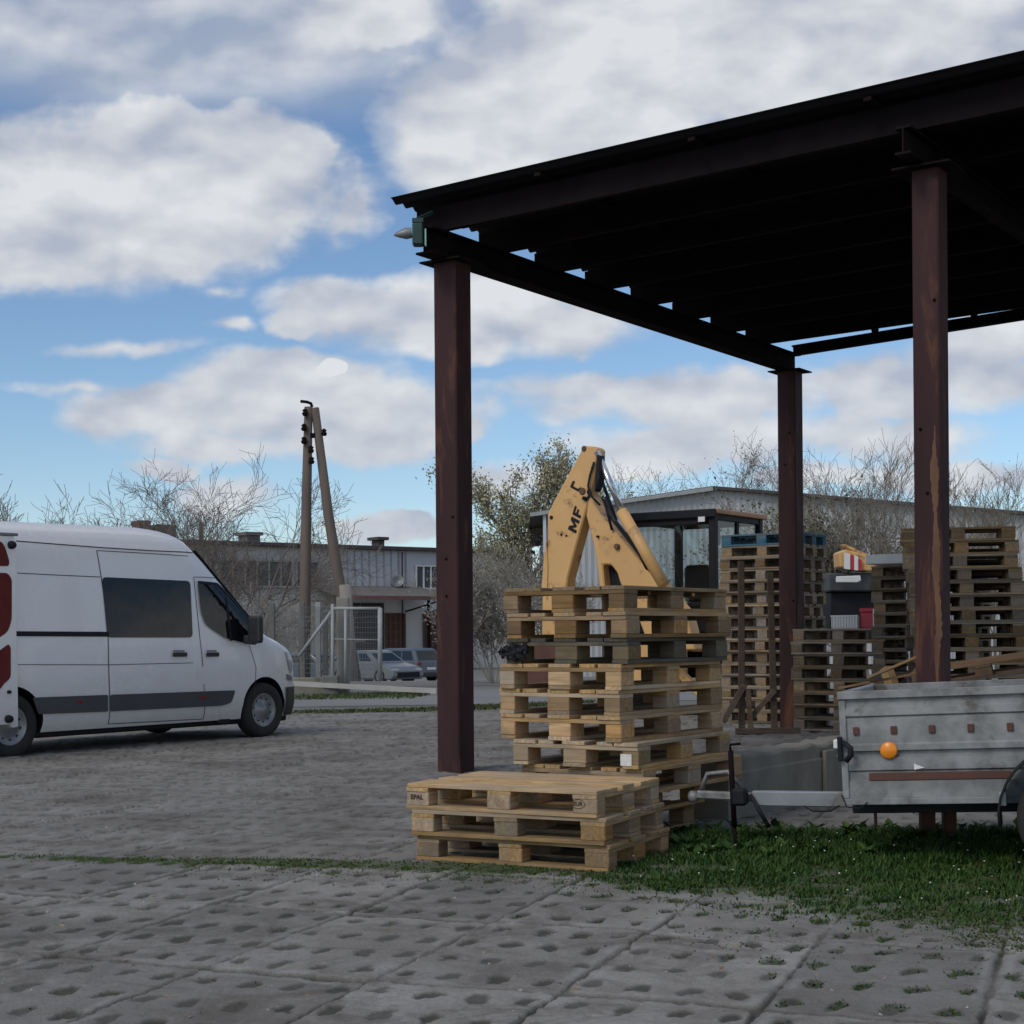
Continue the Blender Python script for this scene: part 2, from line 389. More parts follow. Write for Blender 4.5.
def sstep(a, b, x):
    q = np.clip((x-a)/(b-a), 0, 1); return q*q*(3-2*q)
def dip(y):   # the land falls gently beyond the road
    return -1.0*sstep(38, 78, y)
def grassiness(x, y):
    """how much the ground is overgrown: lawn by the trailer, moss along the wide joint"""
    n = fbmn(x*1.3, y*1.3, 50, 4); n2 = fbmn(x*6, y*6, 70, 3)
    lo = 7.50-1.05*np.clip(x-.35, 0, 1.1)-.16*np.clip(x-1.7, 0, 3)+.10*np.sin(x*5)      # front edge of the lawn
    g = sstep(-.55, 1.35, (y-lo)+(n-.5)*2.4)*sstep(.15, .75, x+(n2-.5)*.5+(8.1-y)*.25)*sstep(9.95, 9.25, y+(n2-.5)*.3)*sstep(8.5, 6, x)
    a = x*E1[0]+y*E1[1]
    dl = (y-(8.84-.196*(x+2.9)))*.98
    j = np.exp(-((dl+(n2-.5)*.1)/(.10+.03*np.clip(x+2, 0, 3)))**2)*(.35+.65*sstep(-3.2, -1.0, x))*sstep(1.4, .6, x)*sstep(.2, .45, n+.12)*1.8
    edge = np.exp(-((dl+.28)/.26)**2)*sstep(-2.2, -.6, x)*sstep(1.5, .5, x)*.9*n
    return np.clip(g+j+edge*.8, 0, 1), g
def ground_fields(x, y):
    a = (x*E1[0]+y*E1[1]-OA)/PA; b = (x*E2[0]+y*E2[1]-OB)/PB
    wob = (fbmn(x*3, y*3, 11, 3)-.5)*.03
    ia = np.floor(a); ib = np.floor(b)
    r = np.random.RandomState(3).rand(128, 128, 5); q = r[(ia.astype(int)) & 127, (ib.astype(int)) & 127]
    fa = (a-ia)+wob+(q[..., 3]-.5)*.03; fb = (b-ib)+wob+(q[..., 4]-.5)*.03
    da = np.minimum(fa, 1-fa)*PA; db = np.minimum(fb, 1-fb)*PB
    cr = .05                                                            # rounded slab corners
    de = np.where((da < cr) & (db < cr), cr-np.hypot(cr-np.minimum(da, cr), cr-np.minimum(db, cr)), np.minimum(da, db))
    rough = fbmn(x*9, y*9, 21, 4); rag = fbmn(x*22, y*22, 31, 3)
    joint = (1-sstep(.001, .014, de+(rag-.5)*.030))*(.45+.55*sstep(.3, .55, fbmn(x*2.3, y*2.3, 37, 3)))
    # four by four staggered openings in each slab
    hx = fb*4; hy = fa*4; row = np.floor(hy); hx2 = hx+np.where(row % 2 == 0, .12, -.12)
    cx = np.abs((hx2-np.floor(hx2))-.5)*PB/4; cy = np.abs((hy-np.floor(hy))-.5)*PA/4
    ok = (hx2 > 0) & (hx2 < 4)
    hid = ((np.floor(hx2)+row*5+ia*31+ib*17).astype(int)) & 1023; hr = np.random.RandomState(9).rand(1024)[hid]
    hs = np.random.RandomState(29).rand(1024)[hid]*.3-.1; sx1 = ((hx2-np.floor(hx2))-.5)*PB/4; sy1 = ((hy-np.floor(hy))-.5)*PA/4
    rr = np.hypot((sx1-hs*sy1+(rough-.5)*.012)/(.034+.010*hr), (sy1+(rough-.5)*.018)/(.062+.018*hr))
    far = sstep(1.75, 2.25, a)
    hole = np.where(ok, 1-sstep(.62, 1.12, rr+(rag-.5)*1.1+(rough-.5)*.6), 0)*(1-.30*far)
    worn = fbmn(x*.55, y*.55, 41, 3)
    fill = np.clip(sstep(.36, .60, fbmn(x*1.1, y*1.1, 47, 4))*.7+sstep(.35, .9, np.random.RandomState(19).rand(1024)[hid])*.8, 0, 1)   # openings silted up
    depth = .016*(1-.75*fill)
    z = -joint*.016-hole*depth+(rough-.5)*.014+(rag-.5)*.007
    z += (q[..., 0]-.5)*.007+(q[..., 1]-.5)*.016*(fa-.5)+(q[..., 2]-.5)*.010*(fb-.5)
    z += (fbmn(x*.5, y*.5, 61, 3)-.5)*.05*sstep(9, 14, y)+(fbmn(x*2.2, y*3.2, 67, 4)-.5)*.024*far
    gt, lawn = grassiness(x, y)
    silt = sstep(.52, .72, fbmn(x*.9, y*.9, 83, 4)+.12*(rag-.5))
    rim = np.exp(-((de-.040)/.018)**2)*sstep(.42, .6, fbmn(x*4, y*4, 99, 3))*(1-far)
    global RIM; RIM = rim
    return z, np.clip(np.maximum(joint, hole*(1-.22*sstep(.55, 1, fill)))*(1-.22*far)+silt*.45*(1-.4*far), 0, 1), gt, lawn, q[..., 0]*(1-far)+.4*far, hole
# fine sheet of the concrete slabs
ys = [3.3]
while ys[-1] < 25: ys.append(ys[-1]+max(.011, ys[-1]**2/1930*.95))
ys = np.array(ys); xs = np.linspace(-.50, .50, 960)
YY, RR = np.meshgrid(ys, xs, indexing='ij'); XX = RR*(YY+.4)
z, soil, gt, lawn, tone, hole = ground_fields(XX, YY); RIM0 = RIM
z = z*sstep(25, 22.5, YY)+.004
z = z-lawn*.004
ny, nx = XX.shape
co3 = np.stack([XX, YY, z], -1).reshape(-1, 3)
idx = np.arange(ny*nx).reshape(ny, nx)
fc = np.stack([idx[:-1, :-1], idx[:-1, 1:], idx[1:, 1:], idx[1:, :-1]], -1).reshape(-1, 4)
me = bpy.data.meshes.new('paved_yard'); me.vertices.add(len(co3)); me.vertices.foreach_set('co', co3.ravel())
me.loops.add(fc.size); me.loops.foreach_set('vertex_index', fc.ravel().astype(np.int32))
me.polygons.add(len(fc)); me.polygons.foreach_set('loop_start', np.arange(0, fc.size, 4, dtype=np.int32)); me.polygons.foreach_set('loop_total', np.full(len(fc), 4, np.int32))
me.polygons.foreach_set('use_smooth', np.ones(len(fc), bool)); me.update()
for nm, arr in (('soil', soil), ('overgrown', gt), ('slab', tone), ('opening', hole), ('rim', RIM0)):
    at = me.attributes.new(nm, 'FLOAT', 'POINT'); at.data.foreach_set('value', arr.ravel().astype(np.float32))
m, tt, b, ob = base_mat('pierced_concrete_slabs')
def attr(nm):
    x = tt.n('ShaderNodeAttribute'); x.attribute_name = nm; return x.outputs['Fac']
n1 = tt.noise(ob, 1.1, 6, .6); n2 = tt.noise(ob, 55, 6, .75); n3 = tt.noise(ob, 7, 5, .6)
c = tt.mix(tt.mapr(attr('slab'), 0, 1), (.255, .244, .226), (.43, .41, .378))
c = tt.mix(tt.math('MULTIPLY', tt.mapr(n1, .4, .68), .6), c, (.155, .138, .118))
c = tt.mix(tt.math('MULTIPLY', tt.mapr(n2, .3, .75), .5), c, (.115, .11, .105))
n4 = tt.noise(ob, 2.7, 8, .72, .6)
c = tt.mix(tt.math('MULTIPLY', tt.mapr(n4, .50, .66), .5), c, (.12, .112, .10))
c = tt.mix(tt.math('MULTIPLY', tt.mapr(n3, .58, .75), .4), c, (.31, .305, .295))
c = tt.mix(tt.math('MULTIPLY', attr('rim'), .38), c, (.40, .39, .37))
st_ = tt.noise(tt.scale(ob, (1.0, 1.25, 1)), 1.5, 9, .74, .8)
c = tt.mix(tt.math('MULTIPLY', tt.mapr(st_, .49, .62), .62), c, (.115, .10, .083))
sc_ = tt.mix(tt.mapr(n3, .3, .7), (.070, .066, .052), (.034, .034, .026))
c = tt.mix(tt.math('MULTIPLY', attr('soil'), .85), c, sc_)
gc = tt.mix(tt.mapr(tt.noise(ob, 16, 5, .7), .35, .7), (.040, .075, .016), (.075, .085, .03))
c = tt.mix(tt.mapr(tt.math('MULTIPLY', attr('overgrown'), tt.math('ADD', attr('soil'), .55)), .25, .75), c, gc)
tt.l(c, b.inputs['Base Color']); b.inputs['Roughness'].default_value = .88; b.inputs['Specular IOR Level'].default_value = .25
n5 = tt.noise(ob, 140, 3, .7)
bump(tt, b, tt.math('ADD', tt.math('ADD', n2, tt.math('MULTIPLY', n5, .6)), tt.math('MULTIPLY', n3, .8)), .75, .014)
me.materials.append(m)
o = bpy.data.objects.new('paved_yard', me); COL.objects.link(o); tag(o, kind='structure')

# everything further out: one sheet to the horizon
gx = np.concatenate([np.linspace(-900, -80, 12), np.linspace(-70, 70, 71), np.linspace(80, 900, 12)])
gy = np.concatenate([np.linspace(-60, 2, 10), np.linspace(4, 22, 7), [24.9, 25.2], np.linspace(27, 130, 70), np.linspace(140, 1500, 16)])
GX, GY = np.meshgrid(gx, gy, indexing='ij')
GZ = dip(GY)+np.where((GY > 3) & (GY < 25) & (np.abs(GX) < 14), -.12, -.004)
ix = np.arange(GX.size).reshape(GX.shape)
mb = MB(); mb.add(np.stack([GX, GY, GZ], -1).reshape(-1, 3).tolist(), np.stack([ix[:-1, :-1], ix[1:, :-1], ix[1:, 1:], ix[:-1, 1:]], -1).reshape(-1, 4).tolist(), 0, True)
tag(mb.build('ground', mat('bare_yard_earth', (.17, .16, .145), (.12, .112, .10), .95, 0, .25, bmp=.3, dirt=(.07, .08, .03), dirt_amt=.42, dirt_scale=.12)), kind='structure')
def strip(name, pts0, pts1, zoff, mtl, n=40, kind='structure'):
    """a laid sheet between two edges on the falling ground"""
    a = np.array(pts0); c = np.array(pts1); vs = []; s = np.linspace(0, 1, n)
    for q in s:
        for e in (a, c):
            d = q*(len(e)-1); i = min(int(d), len(e)-2); p = e[i]+(e[i+1]-e[i])*(d-i)
            vs.append((p[0], p[1], float(dip(np.array(p[1])))+zoff))
    rows = []
    mbx = MB(); K = 9; V = []
    for i in range(n):
        A, B = Vector(vs[2*i]), Vector(vs[2*i+1])
        for k in range(K):
            p = A.lerp(B, k/(K-1)); V.append((p.x, p.y, float(dip(np.array(p.y)))+zoff))
    mbx.add(V, [(i*K+k, (i+1)*K+k, (i+1)*K+k+1, i*K+k+1) for i in range(n-1) for k in range(K-1)], 0, True)
    return tag(mbx.build(name, mtl), kind=kind)
strip('road', [(-40, 25.6), (-6, 26.8), (3, 28.6), (30, 33)], [(-40, 34), (-6, 33.2), (3, 36.5), (30, 46)], .004, M['asphalt'])
strip('forecourt', [(-45, 44), (-3, 38), (25, 40)], [(-45, 92), (-3, 98), (25, 110)], .004, M['asphalt'])

# ================= grass as blades
def blades(name, pts, hts, mtl, lean=.5, wid=.0035):
    n = len(pts); r = np.random.RandomState(5)
    an = r.rand(n)*2*PI; dx = np.cos(an); dy = np.sin(an); ln = hts*lean*r.rand(n); wd = wid*(.6+.9*r.rand(n))
    px, py, pz = pts[:, 0], pts[:, 1], pts[:, 2]; sxn, syn = -dy, dx
    V = np.zeros((n, 5, 3))
    for k, (hh, l, ww) in enumerate(((0, 0, 1), (0, 0, -1), (.55, .35, .8), (.55, .35, -.8), (1, 1, 0))):
        V[:, k, 0] = px+sxn*wd*ww+dx*ln*l; V[:, k, 1] = py+syn*wd*ww+dy*ln*l; V[:, k, 2] = pz+hts*hh
    base = np.arange(n)*5
    quad = np.stack([base, base+1, base+3, base+2], -1); tri = np.stack([base+2, base+3, base+4], -1)
    me = bpy.data.meshes.new(name); me.vertices.add(n*5); me.vertices.foreach_set('co', V.ravel())
    li = np.concatenate([quad.ravel(), tri.ravel()]).astype(np.int32); me.loops.add(len(li)); me.loops.foreach_set('vertex_index', li)
    me.polygons.add(2*n); me.polygons.foreach_set('loop_start', np.concatenate([np.arange(n)*4, 4*n+np.arange(n)*3]).astype(np.int32))
    me.polygons.foreach_set('loop_total', np.concatenate([np.full(n, 4), np.full(n, 3)]).astype(np.int32))
    me.update(); me.materials.append(mtl)
    o = bpy.data.objects.new(name, me); COL.objects.link(o); return tag(o, kind='stuff')
rs = np.random.RandomState(12)
N = 480000
x = rs.uniform(-3.6, 5.5, N); y = rs.uniform(4.6, 11.2, N)
gt, lawn = grassiness(x, y)
zz, so_, _, _, _, hl = ground_fields(x, y)
cl = fbmn(x*5, y*5, 91, 3); cl_ = fbmn(x*2, y*2, 93, 3)
hole_moss = hl*(sstep(.75, 1.0, x)*sstep(7.2, 6.4, y)*4.0+sstep(-1.5, .4, x)*sstep(6.4, 7.2, y)*.9+.12*sstep(.5, .7, cl_)+2.2*sstep(.2, .5, x)*sstep(1.9, 1.5, x)*sstep(6.4, 6.9, y))
dens = lawn*1.0+np.clip(gt-lawn, 0, 1)*.42+hole_moss*.42*(lawn < .4)
dens *= sstep(.36, .64, cl+.14*sstep(8.2, 9.0, y))*.9+.10
k = (rs.rand(N) < dens)
x, y, zz, lw, cl2 = x[k], y[k], zz[k], lawn[k], cl[k]
tall = sstep(7.6, 9.0, y)*sstep(.6, 1.4, x)
ht = (.012+.012*lw+.036*tall*lw*sstep(.35, .65, cl2))*(.5+rs.rand(len(x)))
blades('grass', np.stack([x, y, zz-.002], -1), ht, M['grass'], 1.3, .0042)
# grit, pebbles and dry bits lying on the slabs
mb = MB()
GYs = 4.9+rs.rand(650)**1.3*7.5; GXs = rs.uniform(-.36, .36, 650)*GYs; GZs = ground_fields(GXs, GYs)[0]
for X, Y, zz0 in zip(GXs.tolist(), GYs.tolist(), GZs.tolist()):
    s_ = rnd.choice((.004, .005, .006, .008, .012)); a = rnd.uniform(0, 6)
    vs = [Vector((X+math.cos(a+k*1.26)*s_*rnd.uniform(.6, 1.2), Y+math.sin(a+k*1.26)*s_*rnd.uniform(.6, 1.2), zz0+.001)) for k in range(5)]+[Vector((X, Y, zz0+s_*rnd.uniform(.4, .9)))]
    mb.add(vs, [(k, (k+1) % 5, 5) for k in range(5)])
tag(mb.build('gravel', leaf_mat('mixed_grit', (.10, .09, .075), (.42, .40, .36))), kind='stuff')
mb = MB()
GXs = rs.uniform(-2.2, 3.2, 110); GYs = rs.uniform(5.0, 9.4, 110); GZs = ground_fields(GXs, GYs)[0]+.006
for X, Y, zz0 in zip(GXs.tolist(), GYs.tolist(), GZs.tolist()):
    s_ = rnd.uniform(.008, .024); a = rnd.uniform(0, 6)
    d = Vector((math.cos(a), math.sin(a), rnd.uniform(-.1, .4))); n_ = Vector((-math.sin(a), math.cos(a), rnd.uniform(-.3, .3))); p = Vector((X, Y, zz0))
    mb.add([p-d*s_, p+n_*s_*.4, p+d*s_, p-n_*s_*.4], [(0, 1, 2, 3)])
tag(mb.build('dry_leaves', leaf_mat('dry_leaf', (.16, .10, .05), (.34, .27, .17))), kind='stuff')
# low moss and clover creeping over the slabs along the lawn edge
N = 260000
x = rs.uniform(-1.8, 4.6, N); y = rs.uniform(4.8, 8.8, N)
gt, lawn = grassiness(x, y); zz, so_, _, _, _, hl = ground_fields(x, y)
pt = fbmn(x*3.1, y*3.1, 121, 4)
dens = (sstep(.0, .22, lawn)*.55+sstep(-.9, .1, y-6.7+.3*x)*sstep(.2, 1.0, x)*.10)*sstep(.42, .58, pt+.25*so_)+np.clip(gt-lawn, 0, 1)*.5*sstep(.3, .6, pt)
k = rs.rand(N) < dens
blades('grass', np.stack([x, y, zz-.002], -1)[k], (.006+.010*rs.rand(N))[k], M['moss'], 2.2, .0045)
# far verges
def verge(name, pts, n, h, mtl=None, wid=.012):
    a = np.array(pts); q = rs.rand(n)*(len(a)-1); i = np.minimum(q.astype(int), len(a)-2); p = a[i]+(a[i+1]-a[i])*(q-i)[:, None]
    x = p[:, 0]+(rs.rand(n)-.5)*p[:, 2]; y = p[:, 1]+(rs.rand(n)-.5)*p[:, 2]*1.2
    return blades(name, np.stack([x, y, dip(y)-.004], -1), h*(.5+rs.rand(n)), mtl or M['grass'], .6, wid)
verge('grass', [(-9, 25.3, .8), (-3.2, 25.3, .9), (-1.2, 26.0, 1.0), (.3, 27.2, 1.2), (2, 28.5, 1.2)], 5000, .035, M['moss'])
verge('grass', [(-6.2, 30.6, .6), (-3.0, 31.6, 2.2), (-2.3, 32.6, 1.2)], 3500, .05, M['moss'])
# daisies among the grass
mb = MB()
for _ in range(130):
    X = rnd.uniform(.6, 4.2); Y = rnd.uniform(6.6, 9.4)
    if grassiness(np.array([X]), np.array([Y]))[1][0] < .6: continue
    h_ = rnd.uniform(.03, .075); c = Vector((X, Y, h_)); q = rnd.uniform(.003, .0065)
    mb.lathe([(.0005, .003), (q, .002), (q*.9, -.001), (.0005, -.002)], c, (rnd.uniform(-.4, .4), rnd.uniform(-.8, .2), 1), 6)
tag(mb.build('daisies', M['petal']), kind='stuff')
# broad-leaved weeds by the drawbar
mb = MB()
for _ in range(170):
    X = rnd.uniform(.95, 4.0); Y = rnd.uniform(8.6, 9.9)
    for k in range(rnd.randint(5, 9)):
        a = rnd.uniform(0, 2*PI); L = rnd.uniform(.05, .12); w_ = L*.22; d = Vector((math.cos(a), math.sin(a), rnd.uniform(.5, 1.4))).normalized(); s_ = Vector((-math.sin(a), math.cos(a), 0))
        p = Vector((X, Y, 0)); mb.add([p, p+d*L*.5+s_*w_, p+d*L+Vector((0, 0, -.02)), p+d*L*.5-s_*w_], [(0, 1, 2, 3)])
tag(mb.build('weeds', M['grass']), kind='stuff')
# ================= pallets
def pallet_parts(root, seed, mats=None, broken=()):
    r = random.Random(seed)
    wx, wy, wb = mats or (M['wood'], M['wood_y'], M['blockwood'])
    z0 = .022; zb = .078
    for k, y in enumerate((-.35, 0, .35)):
        wd = .145 if k == 1 else .10
        MB().box((r.uniform(-.004, .004), y, z0/2), (1.2, wd, z0)).build('bottom_board', wx, root, .002)
    for x in (-.5275, 0, .5275):
        for y, wd in ((-.35, .10), (0, .145), (.35, .10)):
            MB().box((x+r.uniform(-.004, .004), y+r.uniform(-.003, .003), z0+zb/2), (.145, wd, zb)).build('block', wb, root, .004)
    for x in (-.5275, 0, .5275):
        MB().box((x, 0, z0+zb+.011), (.145, .8+r.uniform(-.006, .006), .022)).build('cross_board', wy, root, .002)
    mb = MB(); zt = z0+zb+.022
    for k, (y, wd) in enumerate(((-.3275, .145), (-.19, .10), (0, .145), (.19, .10), (.3275, .145))):
        if k in broken: continue
        mb.box((r.uniform(-.006, .006), y+r.uniform(-.006, .006), zt+.011+r.uniform(0, .001)), (1.2+r.uniform(-.012, .012), wd, .0215), Matrix.Rotation(r.uniform(-.006, .006), 3, 'Z'))
    mb.build('top_deck', wx, root, .002)
ORD = ['topmost', 'second', 'third', 'fourth', 'fifth', 'sixth', 'seventh', 'eighth', 'ninth', 'tenth', 'eleventh', 'twelfth', 'thirteenth', 'fourteenth', 'fifteenth', 'sixteenth', 'seventeenth', 'eighteenth']
def ordtxt(i, n):
    return 'topmost' if i == 0 else ('lowest' if i == n-1 else ORD[i]+' from the top')
PROTO = []
def proto(k, mats=None, broken=()):
    o = thing('pallet', 'p', 'pallet'); pallet_parts(o, 100+k, mats, broken); return o
def make_stack(corner, ldir, n, scale, where, group, adj='worn wooden', short_left=True, z0=0.0, jit=.012, tints=None, shifts=None, protos=(0, 1, 2), looks=None, mats=None):
    """corner: nearest corner on the ground; ldir: ground direction of the left visible face. Built bottom up."""
    l = Vector(ldir).normalized(); q = Vector((-l.y, l.x, 0))
    if q.y < 0: q = -q
    out = []; z = z0
    sx_, sy_, sz_ = scale
    for i in range(n):
        top = n-1-i
        el, eq = (.4, .6) if short_left else (.6, .4)
        c = Vector(corner)+l*el*(sy_ if short_left else sx_)+q*eq*(sx_ if short_left else sy_)
        sh = (shifts or {}).get(top, (0, 0, 0))
        c = c+l*(rnd.uniform(-jit, jit)+sh[0])+q*(rnd.uniform(-jit, jit)+sh[1]); c.z = z
        ax = q if short_left else l
        rz = math.atan2(ax.y, ax.x)+rnd.uniform(-.012, .012)+sh[2]+(PI if rnd.random() < .5 else 0)
        v = rnd.uniform(.82, 1.08); tint = (v, v*rnd.uniform(.95, 1.0), v*rnd.uniform(.88, 1.0), 1)
        if tints and top in tints: tint = (*tints[top], 1)
        lab = (looks or {}).get(top) or f'{adj} pallet, {ordtxt(top, n)} in the {where}'
        key = protos[rnd.randrange(len(protos))]
        pr = PROTO[key]
        o = dup(pr, c, rz, lab, group, tint, (mats or {}).get(top))
        o.scale = (sx_, sy_, sz_); z += .144*sz_+.0006
        out.append(o)
    return out
for k in range(3): PROTO.append(proto(k))
PROTO.append(proto(3, None, (1,)))

TH = math.radians(35)
ldirT = Vector((-math.cos(TH), math.sin(TH), 0))
cT = Vector((.64, 9.0, 0))
grey3 = (.34, .36, .36)
tall_t = {0: (.68, .60, .50), 1: (.74, .64, .52), 2: grey3, 3: (1.1, 1.02, .92), 4: (1.08, 1.0, .9), 5: (1.12, 1.02, .9), 6: (1.0, .95, .85), 7: (.9, .85, .8), 8: (.95, .85, .75), 9: (.85, .8, .72)}
tall_s = {0: (-.01, 0, 0), 1: (-.035, 0, -.01), 2: (-.01, .01, .01), 3: (.022, -.01, .0), 4: (.024, -.005, 0), 5: (.02, -.0, .0), 6: (-.05, .0, .04), 7: (-.09, .05, .0), 8: (.12, -.06, .0), 9: (.17, -.08, .03)}
tallstack = make_stack(cT, ldirT, 10, (1.05, 1.06, 1.043), 'tall stack by the corner post', 'pallets in the tall stack', tints=tall_t, shifts=tall_s, jit=.004,
    looks={2: 'grey weathered pallet with black rag, third from the top of the tall stack'})
TF = math.radians(27)
ldirF = Vector((-math.cos(TF), math.sin(TF), 0))
frontstack = make_stack(Vector((.47, 8.09, 0)), ldirF, 3, (.955, 1.06, .965), 'low front stack of three', 'pallets in the low front stack', 'clean pale wooden', short_left=False,
    tints={0: (1.14, 1.05, .95), 1: (1.0, .92, .8), 2: (.97, .87, .74)}, shifts={0: (.03, -.02, 0), 1: (.0, -.02, .0), 2: (-.02, 0, 0)}, jit=.002, protos=(0, 1))
# brand marks on the blocks of the top front pallet
def stamp(pal, body, size, wx_, wy_, wz_, oval=False):
    """mark on the face that looks at the camera, world position on that face"""
    n = pal.matrix_world.to_3x3().col[1].normalized(); n = -n if n.y > 0 else n; xx = UP.cross(n).normalized(); zz_ = UP
    Mw = Matrix((xx, zz_, n)).transposed().to_4x4(); Mw.translation = Vector((wx_, wy_, wz_))+n*.003
    bpy.context.view_layer.update()
    Ml = pal.matrix_world.inverted() @ Mw
    blk = sorted([c for c in pal.children if c.name.startswith('block')], key=lambda c: ((pal.matrix_world @ Vector(c.bound_box[0])+pal.matrix_world @ Vector(c.bound_box[6]))/2-Vector((wx_, wy_, wz_))).length)[0]
    text_obj(body, size, 'brand_mark', M['ink'], blk, Ml, .0006, .0008)
    if oval:
        mb = MB(); pts = [Mw @ Vector((size*1.35*math.cos(a), size*.78*math.sin(a), 0)) for a in [2*PI*k/24 for k in range(25)]]
        mb.tube(pts, .0016, 4, caps=False); mb.build('oval_mark', M['ink'], blk, xf=pal.matrix_world.inverted())
bpy.context.view_layer.update()
tp = frontstack[-1]
def facept(px, py):
    n = tp.matrix_world.to_3x3().col[1].normalized(); n = -n if n.y > 0 else n; o = tp.matrix_world.translation+n*.4*1.06
    return PLN(px, py, o, n)
p = facept(417, 797); stamp(tp, 'EPAL', .037, p.x, p.y, p.z)
p = facept(578, 804); stamp(tp, 'EUR', .030, p.x, p.y, p.z, True)

# paper label on a block of the seventh pallet of the tall stack
pl = tallstack[3]; ax = pl.matrix_world.to_3x3().col[0].normalized(); ax = -ax if ax.y > 0 else ax
fo_ = pl.matrix_world.translation+ax*(.6*1.05+.002)
q0_ = PLN(626, 760, fo_, ax)
blk = sorted([c for c in pl.children if c.name.startswith('block')], key=lambda c: ((pl.matrix_world @ Vector(c.bound_box[0])+pl.matrix_world @ Vector(c.bound_box[6]))/2-q0_).length)[0]
sd_ = ax.cross(UP).normalized()
MB().prism([q0_+sd_*a_+UP*b_ for a_, b_ in ((-.036, -.034), (.036, -.034), (.036, .034), (-.036, .034))], ax*.002).build('paper_label', M['paper'], blk, xf=pl.matrix_world.inverted())
# black rag caught in the grey pallet
pr_ = P(513, 652, 9.42)
mb = MB(); N_ = 14
vs = []; 
for i in range(N_):
    for j in range(9):
        u_ = i/(N_-1)-.5; v_ = j/8-.5
        nn = math.sin(i*1.7+j*.9)*.012+math.sin(i*.8-j*2.1)*.01
        vs.append(Vector((u_*.19, nn+abs(u_)*.05-.02, v_*.10*(1-.9*max(0, -u_*1.6))+.015*math.sin(i*2.2))))
mb.add(vs, [(i*9+j, (i+1)*9+j, (i+1)*9+j+1, i*9+j+1) for i in range(N_-1) for j in range(8)], 0, True)
o = mb.build('rag', M['black']); o.location = pr_; o.rotation_euler = (0, 0, -.5)
sm = o.modifiers.new('thick', 'SOLIDIFY'); sm.thickness = .008
tag(o, 'crumpled black rag hanging out of the grey pallet in the tall stack', 'rag')
# delivery label on the pallet below
bpy.context.view_layer.update()

# stacks under the roof
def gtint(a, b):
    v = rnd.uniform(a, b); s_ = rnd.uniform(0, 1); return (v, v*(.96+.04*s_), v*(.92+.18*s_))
cA = P(801, 600, 21.0); cA.z = 0
blue = M['bluewood']
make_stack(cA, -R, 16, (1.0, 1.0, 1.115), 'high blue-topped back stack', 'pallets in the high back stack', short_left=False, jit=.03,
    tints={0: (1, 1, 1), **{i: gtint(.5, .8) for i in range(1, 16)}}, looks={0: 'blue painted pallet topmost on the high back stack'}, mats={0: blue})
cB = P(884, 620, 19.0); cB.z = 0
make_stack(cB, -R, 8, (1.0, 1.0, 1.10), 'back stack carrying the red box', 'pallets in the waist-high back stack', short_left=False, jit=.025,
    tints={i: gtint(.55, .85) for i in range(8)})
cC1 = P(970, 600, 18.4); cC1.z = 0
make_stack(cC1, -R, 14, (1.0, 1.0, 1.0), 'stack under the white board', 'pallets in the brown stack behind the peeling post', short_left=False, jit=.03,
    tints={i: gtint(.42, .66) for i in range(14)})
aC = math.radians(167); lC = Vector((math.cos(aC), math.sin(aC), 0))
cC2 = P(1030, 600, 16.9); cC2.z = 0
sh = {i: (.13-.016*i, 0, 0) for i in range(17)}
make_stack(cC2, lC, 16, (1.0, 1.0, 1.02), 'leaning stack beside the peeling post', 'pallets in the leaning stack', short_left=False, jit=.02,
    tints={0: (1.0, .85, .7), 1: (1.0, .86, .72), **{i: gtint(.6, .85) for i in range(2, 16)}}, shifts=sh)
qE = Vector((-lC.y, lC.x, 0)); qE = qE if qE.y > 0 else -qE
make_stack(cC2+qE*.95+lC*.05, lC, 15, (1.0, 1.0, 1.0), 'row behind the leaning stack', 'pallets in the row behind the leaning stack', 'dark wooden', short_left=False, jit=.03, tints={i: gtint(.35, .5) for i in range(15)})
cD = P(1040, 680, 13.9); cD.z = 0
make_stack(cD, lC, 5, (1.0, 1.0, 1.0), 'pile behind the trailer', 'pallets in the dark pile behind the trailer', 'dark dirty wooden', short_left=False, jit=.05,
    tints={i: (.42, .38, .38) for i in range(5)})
bpy.context.view_layer.update()
tl = dup(PROTO[3], P(985, 676, 13.9), math.radians(-16), 'broken dark pallet lying tilted on the pile behind the trailer', None, (.38, .33, .33, 1))
tl.rotation_euler = (.04, -.15, math.radians(-18))
for k in PROTO:
    for c in list(k.children): bpy.data.objects.remove(c)
    bpy.data.objects.remove(k)
# loose planks
def plank(a, b, w_, h_, lab, col=(.6, .54, .48), name='plank', mtl='wood'):
    a, b = Vector(a), Vector(b); L = (b-a).length
    o = MB().box((0, 0, 0), (L, w_, h_)).build(name, M[mtl], None, .003)
    d = (b-a).normalized(); o.matrix_world = Matrix.Translation((a+b)/2) @ d.to_track_quat('X', 'Z').to_matrix().to_4x4()
    o.color = (*col, 1); return tag(o, lab, 'plank')
plank(P(868, 678, 14.2), P(922, 655, 14.0), .11, .024, 'pale plank lying slanted above the trailer rim beside the peeling post', (.62, .55, .46))
plank(P(886, 668, 14.6), P(894, 690, 14.5), .09, .09, 'short broken timber offcut below the slanted plank', (.7, .6, .48))
plank(P(840, 688, 14.4), P(925, 672, 14.1), .16, .022, 'dark board under the slanted plank behind the trailer', (.5, .4, .33))
